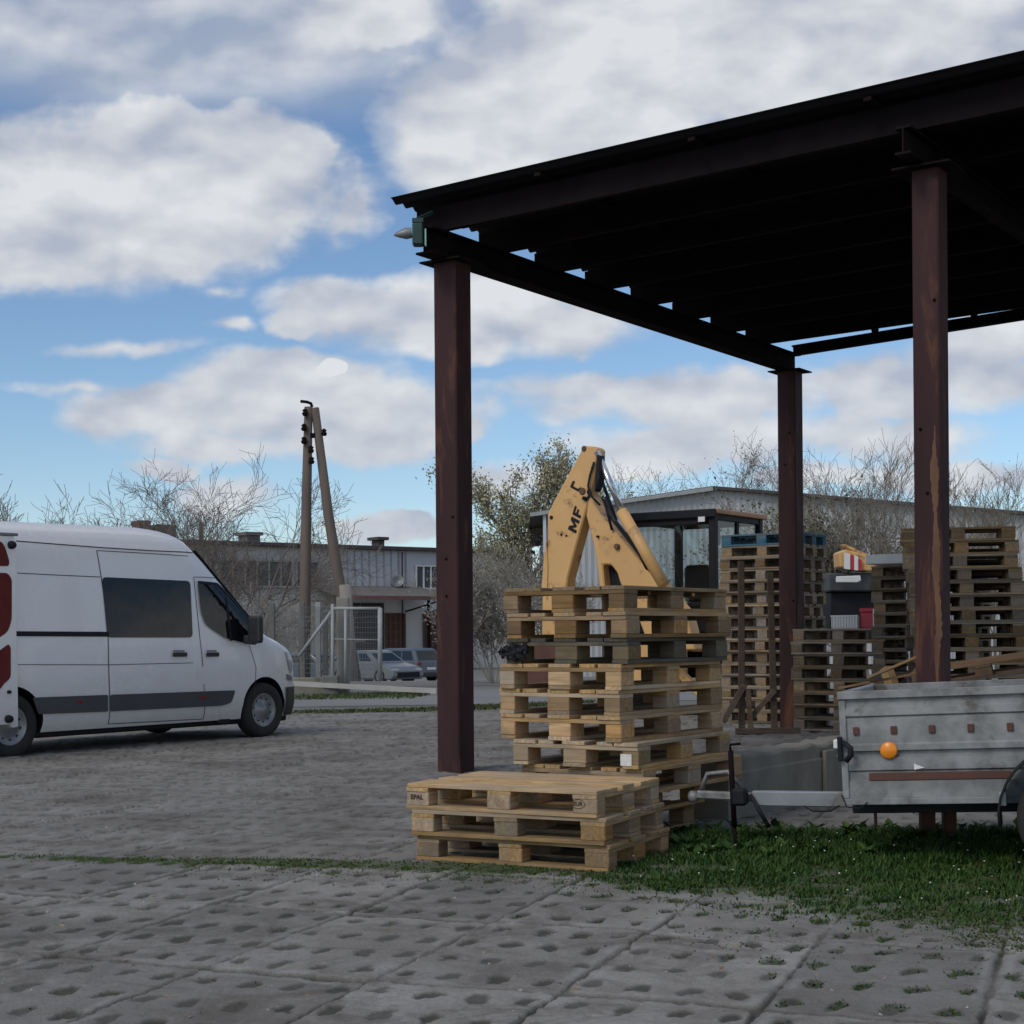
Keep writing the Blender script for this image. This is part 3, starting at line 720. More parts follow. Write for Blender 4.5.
# wooden rack in front of the high stack
rk = thing('timber_rack', 'upright timber rack with two poles and crossed braces before the high back stack', 'rack')
rk.location = P(757, 736, 18.9); rk.location.z = 0
X0 = rk.location.copy()
def rp(x, y, dY=0.0): return P(x, y, 18.9+dY)-X0
b0 = rp(742, 745); b0.z = 0
mt = M['oldwood']
def rbar(n, a, b, w_, h_):
    o = MB().bar(a, b, w_, h_, (0, 1, 0)).build(n, mt, rk, .004); o.color = (.75, .62, .55, 1)
rbar('upright', (rp(742, 745).x, 0, 0), rp(741, 561), .075, .06)
rbar('upright', (rp(776, 745).x, .1, 0), rp(770, 572, .1), .075, .06)
rbar('brace', rp(723, 722, -.15), rp(745, 684, -.05), .07, .05)
rbar('brace', rp(752, 742, -.05), rp(748, 690, -.05), .06, .05)
rbar('brace', rp(752, 716, .02), rp(775, 690, .05), .06, .05)
rbar('rail', (rp(735, 745).x, -.07, .05), (rp(800, 745).x, 0, .05), .07, .08)
# things on the waist-high stack
zt = 8*(.144*1.10+.0006)
c = P(870, 630, 19.35); c.z = zt
rb = thing('storage_box', 'small red box with white lid edge standing on the waist-high pallet stack', 'box', c, math.atan2(R.y, R.x))
MB().box((0, 0, .10), (.17, .2, .20)).build('body', M['redbox'], rb, .01)
MB().box((0, 0, .225), (.19, .22, .05)).build('lid', M['redbox'], rb, .008)
MB().box((.099, -.02, .12), (.028, .21, .24)).build('edge_trim', M['white'], rb, .006)
c = P(849, 631, 19.5); c.z = zt
cr = thing('plastic_crate', 'white ribbed plastic crate beside the red box on the pallet stack', 'crate', c, math.atan2(R.y, R.x))
mb = MB(); mb.box6(-.17, .17, -.13, .13, 0, .012)
for s in (-1, 1):
    mb.box6(-.17, .17, s*.13-.006, s*.13+.006, .014, .15); mb.box6(s*.17-.006, s*.17+.006, -.122, .122, .014, .15)
mb.build('shell', M['white'], cr)
mb = MB()
for k in range(10): mb.box6(-.165+k*.0365-.005, -.165+k*.0365+.005, -.15, -.138, .01, .145)
mb.box6(-.18, .18, -.156, -.138, .147, .165)
mb.build('ribs', M['white'], cr)
c = P(893, 562, 18.75); c.z = 14*.1446+.004
o = MB().box((0, 0, .06), (.50, .5, .115)).build('foam_board', M['white'], None, .01); o.location = c; o.rotation_euler = (0, 0, math.atan2(R.y, R.x)); tag(o, 'white foam board lying on the brown stack behind the peeling post', 'board')

# ================= low concrete wall along the shed
w0 = P(728, 750, 10.25); w0.z = 0
mb = MB(); n_ = 26; L_ = 3.3; th_ = .26
vs = []; 
for i in range(n_+1):
    p = w0+D*(L_*i/n_)
    hh = .415+rnd.uniform(-.012, .012)
    for (o_, z_) in ((0, -.05), (0, .30), (.012, .31), (.012, hh-.02), (.03, hh), (th_-.02, hh+rnd.uniform(-.01, .01)), (th_, hh-.03), (th_, -.05)):
        vs.append(p-R*o_+UP*z_)
K = 8
mb.add(vs, [(i*K+k, i*K+(k+1) % K, (i+1)*K+(k+1) % K, (i+1)*K+k) for i in range(n_) for k in range(K)]+[tuple(range(K)), tuple(n_*K+k for k in range(K))[::-1]])
lw = mb.build('low_wall', M['concrete'], None, .004); tag(lw, 'low grey concrete wall running back from the tall pallet stack under the shed roof', 'wall')
q0 = w0+D*1.62
o = MB().box6(-.085, .085, -.03, .0, 0, .36).build('joint_cover', M['concrete'], lw, .004); o.matrix_world = Matrix.Translation(q0+R*.004) @ Matrix.Rotation(math.atan2(D.y, D.x), 4, 'Z')

# ================= shed
p1 = Vector((-.51, 14.08, 0)); wPost = .245
shed = thing('open_shed', 'open steel shed with rusty brown posts and a dark corrugated roof', 'shed', p1, 0)
bpy.context.view_layer.update()
def loc(v): return Vector(v)-p1
c1 = p1+R*.11+D*.11-R*.0
p3 = p1+D*7.45
p2 = p1+R*4.39
def post(base, ztop, nm='post', wPost=wPost):
    mb = MB(); a = wPost/2
    prof = [(-a, -a+.012), (-a+.012, -a), (a-.012, -a), (a, -a+.012), (a, a-.012), (a-.012, a), (-a+.012, a), (-a, a-.012)]
    pts = [base+R*x_+D*y_ for x_, y_ in prof]
    mb.prism([loc(q)+UP*(ztop/2) for q in pts], UP*ztop)
    o = mb.build(nm, M['rust'], shed)
    MB().prism([loc(base)+R*x_+D*y_+UP*(ztop+.0075) for x_, y_ in ((-.22, -.2), (.22, -.2), (.22, .2), (-.22, .2))], UP*.015).build('cap_plate', M['darksteel'], o)
    for _ in range(3):
        z_ = rnd.uniform(.8, ztop-.4); MB().lathe([(.014, 0), (.012, .01), (.004, .014), (.0005, .015)], loc(base)+R*rnd.uniform(-.08, .08)-D*(a)+UP*z_, -D, 6).build('bolt', M['darksteel'], o)
    return o
b1, b3, b2 = p1+D*.06-R*.045, p3-D*.10-R*.02, p2+D*.10-R*.045
post(b1, 4.57); post(b3, 4.57); q2 = post(b2, 4.66, 'post', .205)
post(b2+D*7.33, 4.66); post(b1+R*8.7, 4.74); post(b3+R*8.7, 4.74)
# peeled strip on the middle post: a ragged ochre patch on the corner of two faces
def strip_on(face_n, along, off):
    mb = MB(); vs = []; rows = 60; z0_, z1_ = .8, 2.75
    for i in range(rows+1):
        f_ = i/rows; z_ = z0_+(z1_-z0_)*f_
        env = min(1, f_*5+.15, (1-f_)*5+.2)
        wl = (.022+.010*math.sin(f_*17)+rnd.uniform(-.006, .006))*env; wr = (.026+.008*math.sin(f_*23+2)+rnd.uniform(-.007, .007))*env
        c_ = loc(b2)+face_n*(.205/2+.0025)+along*(off+.008*math.sin(f_*6))+UP*z_
        vs += [c_-along*max(wl, .004), c_+along*max(wr, .004)]
    mb.add(vs, [(2*i, 2*i+1, 2*i+3, 2*i+2) for i in range(rows)]); return mb
strip_on(-D, R, .065).build('peeled_patch', M['rustpeel'], q2)
# beams
def ibeam(a, b, h_, w_, mtl=M['darksteel'], nm='beam', tf=.018, tw=.012):
    a, b = loc(a), loc(b); d = (b-a).normalized(); s_ = d.cross(UP).normalized(); u_ = s_.cross(d)
    prof = [(-w_/2, 0), (w_/2, 0), (w_/2, tf), (tw/2, tf), (tw/2, h_-tf), (w_/2, h_-tf), (w_/2, h_), (-w_/2, h_), (-w_/2, h_-tf), (-tw/2, h_-tf), (-tw/2, tf), (-w_/2, tf)]
    poly = [a+(b-a)/2+s_*x_+u_*z_ for x_, z_ in prof]
    return MB().prism(poly, b-a).build(nm, mtl, shed)
def at(base, dd, z): return base+D*dd+UP*z
ibeam(at(b1, -.42, 4.588), at(b1, 7.5, 4.588), .235, .18)
ibeam(at(b2-R*.05, -.42, 4.70), at(b2-R*.05, 7.5, 4.70), .205, .12)
ibeam(at(b1+R*8.7, -.42, 4.76), at(b1+R*8.7, 7.5, 4.76), .23, .20)
# far cross tie, seen against the sky under the roof
ft = ibeam(at(b3, .12, 4.80), at(b3+R*9, .12, 5.16), .13, .10, M['darksteel'], 'tie_beam')
for k in range(7):
    pp = at(b3+R*(1.1+k*1.25), .12, 4.80+.13+(1.1+k*1.25)*.04)
    MB().prism([loc(pp)+R*x_+UP*z_ for x_, z_ in ((-.03, 0), (.03, 0), (.045, .045), (-.045, .045))], D*.05).build('packer', M['darksteel'], ft)
# rafters across, on the three beams
LO, HI = -.27, 9.3
for k in range(8):
    dd = -.16+k*.965
    zb = 4.827
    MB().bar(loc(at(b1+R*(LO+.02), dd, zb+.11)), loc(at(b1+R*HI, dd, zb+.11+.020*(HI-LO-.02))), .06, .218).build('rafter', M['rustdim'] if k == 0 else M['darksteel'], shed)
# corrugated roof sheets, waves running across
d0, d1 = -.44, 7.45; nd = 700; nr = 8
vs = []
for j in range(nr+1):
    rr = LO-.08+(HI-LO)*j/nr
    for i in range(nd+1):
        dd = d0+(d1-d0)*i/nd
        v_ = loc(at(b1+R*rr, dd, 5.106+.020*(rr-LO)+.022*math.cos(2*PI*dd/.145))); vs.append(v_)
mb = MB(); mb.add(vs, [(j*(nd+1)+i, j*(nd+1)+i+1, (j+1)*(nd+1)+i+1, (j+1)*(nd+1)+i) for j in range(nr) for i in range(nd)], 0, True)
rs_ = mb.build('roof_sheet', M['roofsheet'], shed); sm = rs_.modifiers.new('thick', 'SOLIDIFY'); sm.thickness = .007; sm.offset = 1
# battens across the rafters
for k in range(1, 7):
    rr = LO+k*1.45
    MB().bar(loc(at(b1+R*rr, -.40, 5.060+.020*(rr-LO))), loc(at(b1+R*rr, 7.35, 5.060+.020*(rr-LO))), .06, .03).build('batten', M['darksteel'], shed)
# floodlight under the roof corner
fl = thing('floodlight', 'old dark green floodlight with grey cone under the front roof corner', 'lamp')
fc = P(418, 235, 13.75); fl.location = fc
gr = mat('dark_green_housing', (.02, .06, .05), (.015, .04, .035), .5)
MB().box((0, 0, 0), (.095, .12, .19)).build('housing', gr, fl, .012)
MB().box((.0, 0, .125), (.10, .05, .04)).build('bracket', gr, fl, .004)
MB().lathe([(.045, 0), (.05, .05), (.03, .11), (.012, .15), (.0005, .16)], (-.055, 0, .02), (-1, 0, -.12), 14).build('cone', M['grey'], fl)
MB().box((.068, -.02, -.03), (.014, .05, .15)).build('edge_strip', mat('pale_green_edge', (.35, .62, .52), rough=.4), fl, .003)
MB().bar((0, 0, .14), (.12, .16, .24), .03, .03).build('arm', gr, fl)

# ================= trailer
TD = Vector((-.94, .342, 0)).normalized(); TN = Vector((.342, .94, 0)).normalized()
tro = Vector((2.655, 8.02, 0)); tr = thing('car_trailer', 'galvanised single axle box trailer parked nose down on the grass', 'trailer')
pit = math.radians(2.4)
RT = Matrix((TD, -TN, UP)).transposed(); YS = -1      # local x forward (left in the photo), y towards the camera
tr.matrix_world = Matrix.Translation(tro+UP*.30) @ RT.to_4x4() @ Matrix.Rotation(pit, 4, 'Y') @ Matrix.Translation((0, 0, -.30))
# local: x forward, |y| away from the camera via YS, z up. near side plane y=0, axle x=0
def Y_(v): return v*YS
W_ = 1.18; FX, RX = .955, -1.10; ZB, ZT = .385, .93
g = M['galv']
def tbox(n, x0, x1, y0, y1, z0, z1, mtl=g, bev=.003, par=None):
    ya, yb = sorted((Y_(y0), Y_(y1))); return MB().box6(x0, x1, ya, yb, z0, z1).build(n, mtl, par or tr, bev)
# near side panel: pressed profile
def side_panel(y, out, nm):
    prof = [(ZB, .0), (ZB+0.0855, .0), (ZB+0.0900, -.012), (ZB+0.1395, -.012), (ZB+0.1485, 0), (ZB+0.2115, .0), (ZB+0.2205, -.018), (ZB+0.2430, -.018), (ZB+0.2520, .006), (ZB+0.2790, .006), (ZB+0.2880, -.004), (ZB+0.4275, -.004), (ZB+0.4365, .008), (ZB+0.4725, .008), (ZB+0.4815, -.004), (ZT-.02, -.004)]
    mb = MB(); vs = []
    for x_ in (FX-.03, RX+.03):
        for z_, o_ in prof: vs.append(Vector((x_, Y_(y-out*o_), z_)))
    K = len(prof); mb.add(vs, [(k, k+1, K+k+1, K+k) for k in range(K-1)])
    o = mb.build(nm, g, tr); s_ = o.modifiers.new('thick', 'SOLIDIFY'); s_.thickness = .004; s_.offset = 0
    return o
sp = side_panel(0, 1, 'side_panel'); side_panel(W_, -1, 'side_panel')
tbox('corner_post', FX-.035, FX, -.012, .03, ZB, ZT-.022); tbox('corner_post', FX-.035, FX, W_-.03, W_+.012, ZB, ZT-.022)
tbox('corner_post', RX, RX+.035, -.012, .03, ZB, ZT-.022)
tbox('top_rail', RX, FX+.004, -.022, .034, ZT-.02, ZT+.022); tbox('top_rail', RX, FX+.004, W_-.034, W_+.022, ZT-.02, ZT+.022)
tbox('top_rail', FX-.05, FX+.006, .036, W_-.036, ZT-.02, ZT+.020)
tbox('front_panel', FX-.012, FX-.006, .032, W_-.032, ZB, ZT-.02); tbox('tailgate', RX+.006, RX+.012, .032, W_-.032, ZB, ZT-.02)
tbox('floor_board', RX+.02, FX-.02, .02, W_-.02, ZB+.002, ZB+.02, M['oldwood'])
tbox('bottom_rail', RX, FX, -.014, .03, ZB-.035, ZB-.001)
tbox('rust_stripe', .10, FX-.14, -.0005, .006, ZB+.093, ZB+.132, M['rustbrown'], .001)
for k in range(7):
    tbox('square_bolt', FX-.085-k*.195-.016, FX-.085-k*.195+.016, -.010, .006, ZB+.335, ZB+.377, M['rustbrown'], .003)
am = MB(); am.lathe([(.0005, 0), (.045, .0), (.045, .010), (.038, .018), (.0005, .020)], (FX-.25, Y_(-.004), ZB+.25), (0, Y_(-1), 0), 24); am.build('amber_reflector', M['amber'], tr)
tri = MB(); tri.prism([Vector((FX-.375, Y_(-.008), ZB+.178)), Vector((FX-.375, Y_(-.008), ZB+.146)), Vector((FX-.428, Y_(-.008), ZB+.156))], (0, .006, 0)); tri.build('white_triangle', M['white'], tr)
# latch at the corner
lt = tbox('latch_plate', FX-.012, FX+.012, -.045, -.013, ZB+.20, ZB+.33, M['black'], .004)
MB().tube([(FX-.02, Y_(-.04), ZB+.30), (FX-.06, Y_(-.06), ZB+.27), (FX-.06, Y_(-.055), ZB+.235), (FX-.03, Y_(-.05), ZB+.20)], .015, 8).build('lever', M['black'], lt)
MB().tube([(FX+.004, Y_(-.02), ZB+.02), (FX-.02, Y_(-.04), ZB-.04), (FX-.09, Y_(-.04), ZB-.05), (FX-.13, Y_(-.03), ZB-.02)], .004, 6).build('chain', M['black'], tr)
tbox('white_cap', FX+.002, FX+.035, -.03, .02, ZB+.265, ZB+.315, M['white'], .006)
# chassis, axle, wheels, fenders
tbox('chassis_rail', RX+.1, FX-.02, .18, .24, ZB-.10, ZB-.002, M['black']); tbox('chassis_rail', RX+.1, FX-.02, W_-.24, W_-.18, ZB-.10, ZB-.002, M['black'])
MB().tube([(-.21, Y_(-.18), .29), (-.21, Y_(W_+.18), .29)], .03, 10).build('axle', M['black'], tr)
def wheel(parent, c, ax, r_, w__, rimm=M['rim'], hub=True):
    t_ = MB(); rr = r_*.62
    t_.lathe([(rr, -w__*.42), (rr+.02, -w__*.5), (r_*.86, -w__*.5), (r_*.965, -w__*.42), (r_, -w__*.26), (r_, w__*.26), (r_*.965, w__*.42), (r_*.86, w__*.5), (rr+.02, w__*.5), (rr, w__*.42)], c, ax, 36)
    o = t_.build('tyre', M['rubber'], parent)
    q_ = MB(); q_.lathe([(rr, -w__*.4), (rr, w__*.40), (rr*.93, w__*.42), (rr*.88, w__*.30), (rr*.62, w__*.22), (rr*.52, w__*.33), (rr*.3, w__*.34), (rr*.26, w__*.42), (.0005, w__*.42)], c, ax, 28)
    q_.build('rim', rimm, parent)
    if hub:
        h_ = MB(); a_ = Vector(ax).normalized(); e_ = a_.cross(Vector((.2, .3, .93))).normalized(); f_ = a_.cross(e_); cc = Vector(c)
        for k in range(10):
            th = 2*PI*k/10; h_.lathe([(rr*.085, w__*.262), (.0005, w__*.262)], cc+(e_*math.cos(th)+f_*math.sin(th))*rr*.74, a_, 8)
        h_.build('rim_hole', M['black'], parent)
for y_ in (-.13, W_+.13):
    wr = bpy.data.objects.new('wheel', None); COL.objects.link(wr); wr.parent = tr
    wheel(wr, (-.21, Y_(y_), .285), (0, Y_(-1 if y_ < 0 else 1), 0), .285, .165)
    mb = MB(); pr = []
    for k in range(17):
        a_ = math.radians(188-k*(196/16)); pr.append((-.21+.375*math.cos(a_), .30+.36*math.sin(a_)))
    vs = [Vector((x_, Y_(yy_), z_)) for x_, z_ in pr for yy_ in (y_-.11, y_+.11)]
    mb.add(vs, [(2*i, 2*i+1, 2*i+3, 2*i+2) for i in range(16)], 0, True)
    fo = mb.build('fender', M['black'], tr); s_ = fo.modifiers.new('t', 'SOLIDIFY'); s_.thickness = .012
tbox('fender_stay', .12, .155, -.2, -.02, ZB-.03, ZB+.04, M['galvlight'], .004)
# drawbar
gl_ = M['galvlight']; cy = W_*.47
MB().bar((FX-.5, Y_(cy), ZB-.075), (FX+.60, Y_(cy), ZB-.045), .07, .085).build('drawbar', gl_, tr, .006)
MB().bar((FX+.60, Y_(cy), ZB-.04), (FX+.93, Y_(cy), ZB-.02), .05, .05).build('coupling_head', M['galv'], tr, .01)
MB().lathe([(.0005, -.045), (.024, -.045), (.032, -.02), (.032, .0), (.02, .02), (.0005, .024)], (FX+.95, Y_(cy), ZB-.02), (0, 0, 1), 16).build('coupling_socket', M['galv'], tr)
MB().tube([(FX+.9, Y_(cy), ZB+.01), (FX+.86, Y_(cy), ZB+.10), (FX+.74, Y_(cy), ZB+.11), (FX+.66, Y_(cy), ZB+.02)], .014, 8).build('handle', M['galv'], tr)
jk = MB(); jk.tube([(FX+.70, Y_(cy-.07), .18), (FX+.70, Y_(cy-.07), .62)], .016, 12); jk.tube([(FX+.70, Y_(cy-.07), -.0), (FX+.70, Y_(cy-.07), .2)], .012, 10)
jk.tube([(FX+.70, Y_(cy-.07), .62), (FX+.70, Y_(cy-.07), .655), (FX+.64, Y_(cy-.07), .66)], .008, 6)
jkw = jk.build('jockey_leg', M['rustdim'], tr)
MB().box((FX+.66, Y_(cy-.07), ZB-.03), (.09, .08, .10)).build('clamp', M['black'], jkw, .015)
MB().tube([(FX+.60, Y_(cy-.06), ZB-.02), (FX+.54, Y_(cy-.09), ZB-.12), (FX+.50, Y_(cy-.08), ZB-.2), (FX+.56, Y_(cy-.06), ZB-.1)], .012, 8).build('cable', M['black'], tr)
MB().tube([(FX+.30, Y_(cy-.04), ZB-.09), (FX+.25, Y_(cy-.05), ZB-.12), (FX+.15, Y_(cy-.05), ZB-.12), (FX+.10, Y_(cy-.04), ZB-.09)], .005, 6).build('cable', M['black'], tr)
tbox('mud_bar', FX-.13, FX-.115, .3, .33, ZB-.19, ZB-.03, M['rustbrown'])
# rusty prop legs under the frame
bpy.context.view_layer.update()
for px_, ww in ((927, .085), (949, .075)):
    top = P(px_, 806, 9.35); o = MB().bar(UP*-.30, UP*.05, ww, .07, (0, 1, 0)).build('prop_leg', M['rustbrown'], None, .006)
    o.parent = tr; Mx = Matrix.Translation(Vector((top.x, top.y, .28))); o.matrix_parent_inverse = Matrix(); o.matrix_local = tr.matrix_world.inverted() @ Mx
# ================= backhoe loader behind the pallets
bo = P(715, 600, 23.5); bo.z = 0
dig = thing('backhoe_loader', 'old yellow backhoe loader with folded digging arm parked behind the pallet stacks', 'digger')
BX = frame(dig, bo, D)                       # local x forward, y left (= -R), z up
yl = M['yellow']; bk = M['black']
CW, CL = 1.5, 1.65
cabz0, cabz1 = 1.25, 3.02
# cab frame
mb = MB()
for x_, y_ in ((.04, .04), (.04, CW-.04), (CL-.04, .04), (CL-.04, CW-.04)):
    ww = .11
    mb.box6(x_-ww/2, x_+ww/2, y_-ww/2, y_+ww/2, cabz0, cabz1)
mb.box6(-.02, .06, .10, CW-.10, cabz1-.15, cabz1-.002); mb.box6(CL-.08, CL, .10, CW-.10, cabz1-.1, cabz1-.002)
mb.box6(.0, .075, .10, CW-.10, cabz0, cabz0+.30); mb.box6(.10, CL-.1, -.012, .07, cabz0, cabz0+.12)
mb.box6(.10, CL-.1, CW-.08, CW+.01, cabz0, cabz0+.45)
mb.box6(.10, CL-.10, .0, .06, cabz1-.09, cabz1-.002); mb.box6(.10, CL-.10, CW-.06, CW, cabz1-.09, cabz1-.002)
mb.box6(.78, .86, .005, .065, cabz0+.12, cabz1-.09)
mb.build('cab_frame', bk, dig, .008)
mb = MB(); mb.box6(.075, CL-.1, .07, CW-.09, cabz0-.05, cabz0+.02); mb.build('cab_floor', bk, dig)
st = MB(); st.box6(.45, .9, .5, 1.0, cabz0+.02, cabz0+.45); st.build('seat', bk, dig, .05)
MB().box6(.84, .96, .52, .98, cabz0+.46, cabz0+1.05).build('backrest', bk, dig, .05)
MB().tube([(.3, .75, cabz0), (.22, .75, cabz0+.75)], .03, 8).build('lever', bk, dig)
MB().tube([(.34, .95, cabz0), (.27, .98, cabz0+.6)], .05, 8).build('lever', bk, dig)
for nm, pts in (('rear_window', ((.02, .10, cabz0+.3), (.02, CW-.10, cabz0+.3), (.02, CW-.10, cabz1-.15), (.02, .10, cabz1-.15))), ('side_window', ((.10, .03, cabz0+.12), (CL-.1, .03, cabz0+.12), (CL-.1, .03, cabz1-.09), (.10, .03, cabz1-.09))),
                ('side_window', ((.10, CW-.03, cabz0+.45), (CL-.1, CW-.03, cabz0+.45), (CL-.1, CW-.03, cabz1-.09), (.10, CW-.03, cabz1-.09))), ('front_window', ((CL-.04, .1, cabz0+.2), (CL-.04, CW-.1, cabz0+.2), (CL-.04, CW-.1, cabz1-.1), (CL-.04, .1, cabz1-.1)))):
    MB().add([Vector(q) for q in pts], [(0, 1, 2, 3)]).build(nm, M['clear'], dig)
MB().box6(-.02, CL+.10, -.06, CW+.06, cabz1, cabz1+.075).build('cab_roof', M['roofyellow'], dig, .02, 2)
MB().box6(-.075, -.021, -.05, CW+.05, cabz1-.06, cabz1+.07).build('roof_fascia', bk, dig, .015)
mb = MB(); mb.box6(-.085, -.03, .10, .24, cabz1-.13, cabz1-.035); wl = mb.build('work_lamp', bk, dig, .01)
MB().box6(-.092, -.086, .115, .225, cabz1-.12, cabz1-.045).build('lens', M['white'], wl)
MB().box6(.28, .42, .10, .2, cabz1-.45, cabz1-.1).build('mirror', bk, dig, .02)
# body
mb = MB(); mb.box6(-.2, 4.2, .45, 1.05, .55, .95); mb.build('chassis', bk, dig, .02)
mb = MB(); mb.box6(-.15, 1.7, .1, 1.4, .95, 1.19); mb.build('deck', yl, dig, .02)
bn = MB(); bn.box6(1.75, 3.45, .42, 1.08, .97, 1.62); bn = bn.build('bonnet', bk, dig, .06, 2)
MB().box6(3.46, 3.56, .40, 1.10, .9, 1.66).build('grille', M['black'], dig, .02)
# the front end that shows between the stacks
def bl(px, py, Y): return BX @ P(px, py, Y)
def fr_poly(pxs, Y, thick, nm, mtl, bev=.02, par=None):
    pts = [bl(x_, y_, Y) for x_, y_ in pxs]; tv = (BX.to_3x3() @ Vector((0, thick, 0)))
    return MB().prism(pts, tv).build(nm, mtl, par or dig, bev)
fb = fr_poly([(836, 553), (843, 550), (862, 556), (872, 560), (873, 569), (867, 572), (858, 571), (837, 568)], 26.3, .5, 'loader_arm', yl)
for pxs, mt_ in (([(844, 552.5), (850, 554), (850, 569.5), (844, 568.7)], 'white'), ([(850.5, 554.5), (853.5, 555.2), (853.5, 570), (850.5, 569.6)], 'redbox'), ([(854, 555.3), (858, 556.6), (858, 570.4), (854, 570.1)], 'white'), ([(858.5, 559), (861.5, 559.6), (861.5, 570.6), (858.5, 570.5)], 'redbox')):
    fr_poly(pxs, 26.0, .03, 'warning_stripe', M[mt_], 0, fb)
fr_poly([(840, 545), (844, 544), (872, 557), (873, 562), (866, 559)], 26.15, .12, 'tilt_link', yl, .01)
fr_poly([(824, 574), (876, 574), (876, 592), (824, 592)], 26.6, .9, 'front_cowl', M['rubstrip'], .02)
fr_poly([(836, 576.5), (860, 575.5), (861, 580.5), (857, 582.5), (836, 582.5)], 26.0, .05, 'front_plate', M['white'], .01)
fr_poly([(826, 592.5), (877, 592.5), (877, 640), (826, 640)], 26.7, .8, 'radiator_cover', bk, .02)
for y_ in (.05, 1.45):
    wr = bpy.data.objects.new('wheel', None); COL.objects.link(wr); wr.parent = dig
    wheel(wr, (.75, y_-.02 if y_ < 1 else y_+.02, .72), (0, -1 if y_ < 1 else 1, 0), .72, .42, yl, False)
    wr = bpy.data.objects.new('wheel', None); COL.objects.link(wr); wr.parent = dig
    wheel(wr, (3.0, y_+.08 if y_ < 1 else y_-.08, .48), (0, -1 if y_ < 1 else 1, 0), .48, .3, yl, False)
# digging arm: lies in a plane across the machine behind the cab
ao = bo-R*.75-D*.95; an = -D
def ap(px, py, off=0.0): return BX @ (PLN(px, py, ao-D*off, an))
TV = Vector((1, 0, 0))
def arm(pxs, thick, nm, mtl, off=0.0, bev=.02, par=None):
    return MB().prism([ap(x_, y_, off) for x_, y_ in pxs], TV*thick).build(nm, mtl, par or dig, bev)
dp = arm([(585, 452), (589, 446.5), (598, 447.2), (601.5, 450), (601, 462), (597, 484), (590, 512), (580, 548), (572, 578), (568, 612), (560, 640), (546, 640), (546.5, 600), (549, 575), (552, 545), (552, 514), (558, 502), (564, 491)], .26, 'dipper', yl)
arm([(546.5, 590), (549, 560), (551.5, 540), (553, 566), (552, 600)], .30, 'stiffener', yl, 0, .005, dp)
arm([(599.5, 455), (602.3, 456), (602.3, 478), (599, 489), (597, 492)], .16, 'tip_shade_plate', bk, .14, .004, dp)  # black plate stands in for the shading in the hollow dipper tip
bm_ = arm([(593.5, 497.5), (596.5, 496), (600, 506), (606, 516), (615, 526.5), (630, 544), (646, 563), (664, 583), (690, 612), (700, 650), (655, 650), (640, 610), (625, 583), (622, 573), (616, 565), (607.5, 565), (611, 600), (606, 600), (602, 565), (598, 543), (591, 516)], .30, 'boom', yl, -.02)
arm([(617, 566), (622, 574), (628, 596), (612, 596), (609, 567)], .1, 'boom_recess', bk, -.1, .004, bm_)
# ram
def rod(a, b, r_, nm, mtl, off): return MB().tube([ap(*a, off), ap(*b, off)], r_, 12).build(nm, mtl, dig)
rod((597, 452), (623, 514), .05, 'ram_rod', M['chrome'], .12)
rod((621.5, 511), (664, 585), .088, 'ram_cylinder', yl, .12)
for q_ in (0, 1):
    MB().tube([ap(602+q_*3, 497, .16), ap(606+q_*3, 508, .20), ap(613+q_*3, 521, .18), ap(628+q_*3, 540, .17), ap(640+q_*2, 556, .16), ap(648+q_*2, 572, .10)], .018, 8).build('hose', bk, dig)
MB().tube([ap(594, 462, .15), ap(590, 475, .16), ap(588, 486, .17), ap(592, 497, .19), ap(600, 505, .18)], .016, 8).build('hose', bk, dig)
rod((601, 478), (616, 520), .025, 'hose', bk, -.05); rod((604, 500), (612, 530), .02, 'hose', bk, .16)
for px_, py_, r_ in ((588.5, 449.5, .07), (587, 492, .09), (589.5, 499, .05), (622, 547, .07), (556, 518, .05), (566, 535, .03), (603, 537, .03)):
    r_ *= .62; hw_ = .145 if px_ < 589.2 and px_ != 589.5 else .182; c_ = ap(px_, py_, .0); MB().lathe([(.0005, -hw_), (r_*.8, -hw_), (r_, -hw_+.01), (r_, hw_-.01), (r_*.8, hw_), (.0005, hw_)], c_, (1, 0, 0), 16, 0, False).build('pivot_pin', M['rustpeel'] if r_ > .04 else bk, dig)
arm([(570, 487), (573, 480.5), (575, 481.5), (573.2, 486), (578, 488.8), (581, 487), (582, 489), (578, 491.5)], .006, 'black_emblem', bk, .1335, 0, dp)
arm([(588, 488.5), (592, 492.5), (590, 498), (586, 502), (585, 499), (588, 495.5), (586.5, 492)], .006, 'black_emblem', bk, .1335, 0, dp)
# lettering on the dipper
c_ = PLN(574.5, 520.5, ao-D*.134, an)
upd = (PLN(578, 508, ao-D*.134, an)-PLN(571.5, 530, ao-D*.134, an)).normalized()      # reading direction, up along the arm
yd = an.cross(upd).normalized()
base = PLN(572.9, 524.0, ao-D*.134, an)-yd*.02
LM = [(0, 0), (0, 1), (.27, 1), (.5, .5), (.73, 1), (1, 1), (1, 0), (.76, 0), (.76, .58), (.57, .16), (.43, .16), (.24, .58), (.24, 0)]
LF = [(0, 0), (0, 1), (.8, 1), (.8, .77), (.27, .77), (.27, .61), (.66, .61), (.66, .40), (.27, .40), (.27, 0)]
mb = MB()
for L_, o_, w_ in ((LM, -.12, .20), (LF, .115, .17)):
    mb.prism([BX @ (base+upd*(o_+x_*w_)+yd*(y_-.5)*.155+upd*y_*.02) for x_, y_ in L_], BX.to_3x3() @ (an*.006))
mb.build('lettering', M['black'], dp)
arm([(565, 535.4), (567, 534.5), (567.5, 536.3), (565.5, 537)], .006, 'black_emblem', bk, .1335, 0, dp)
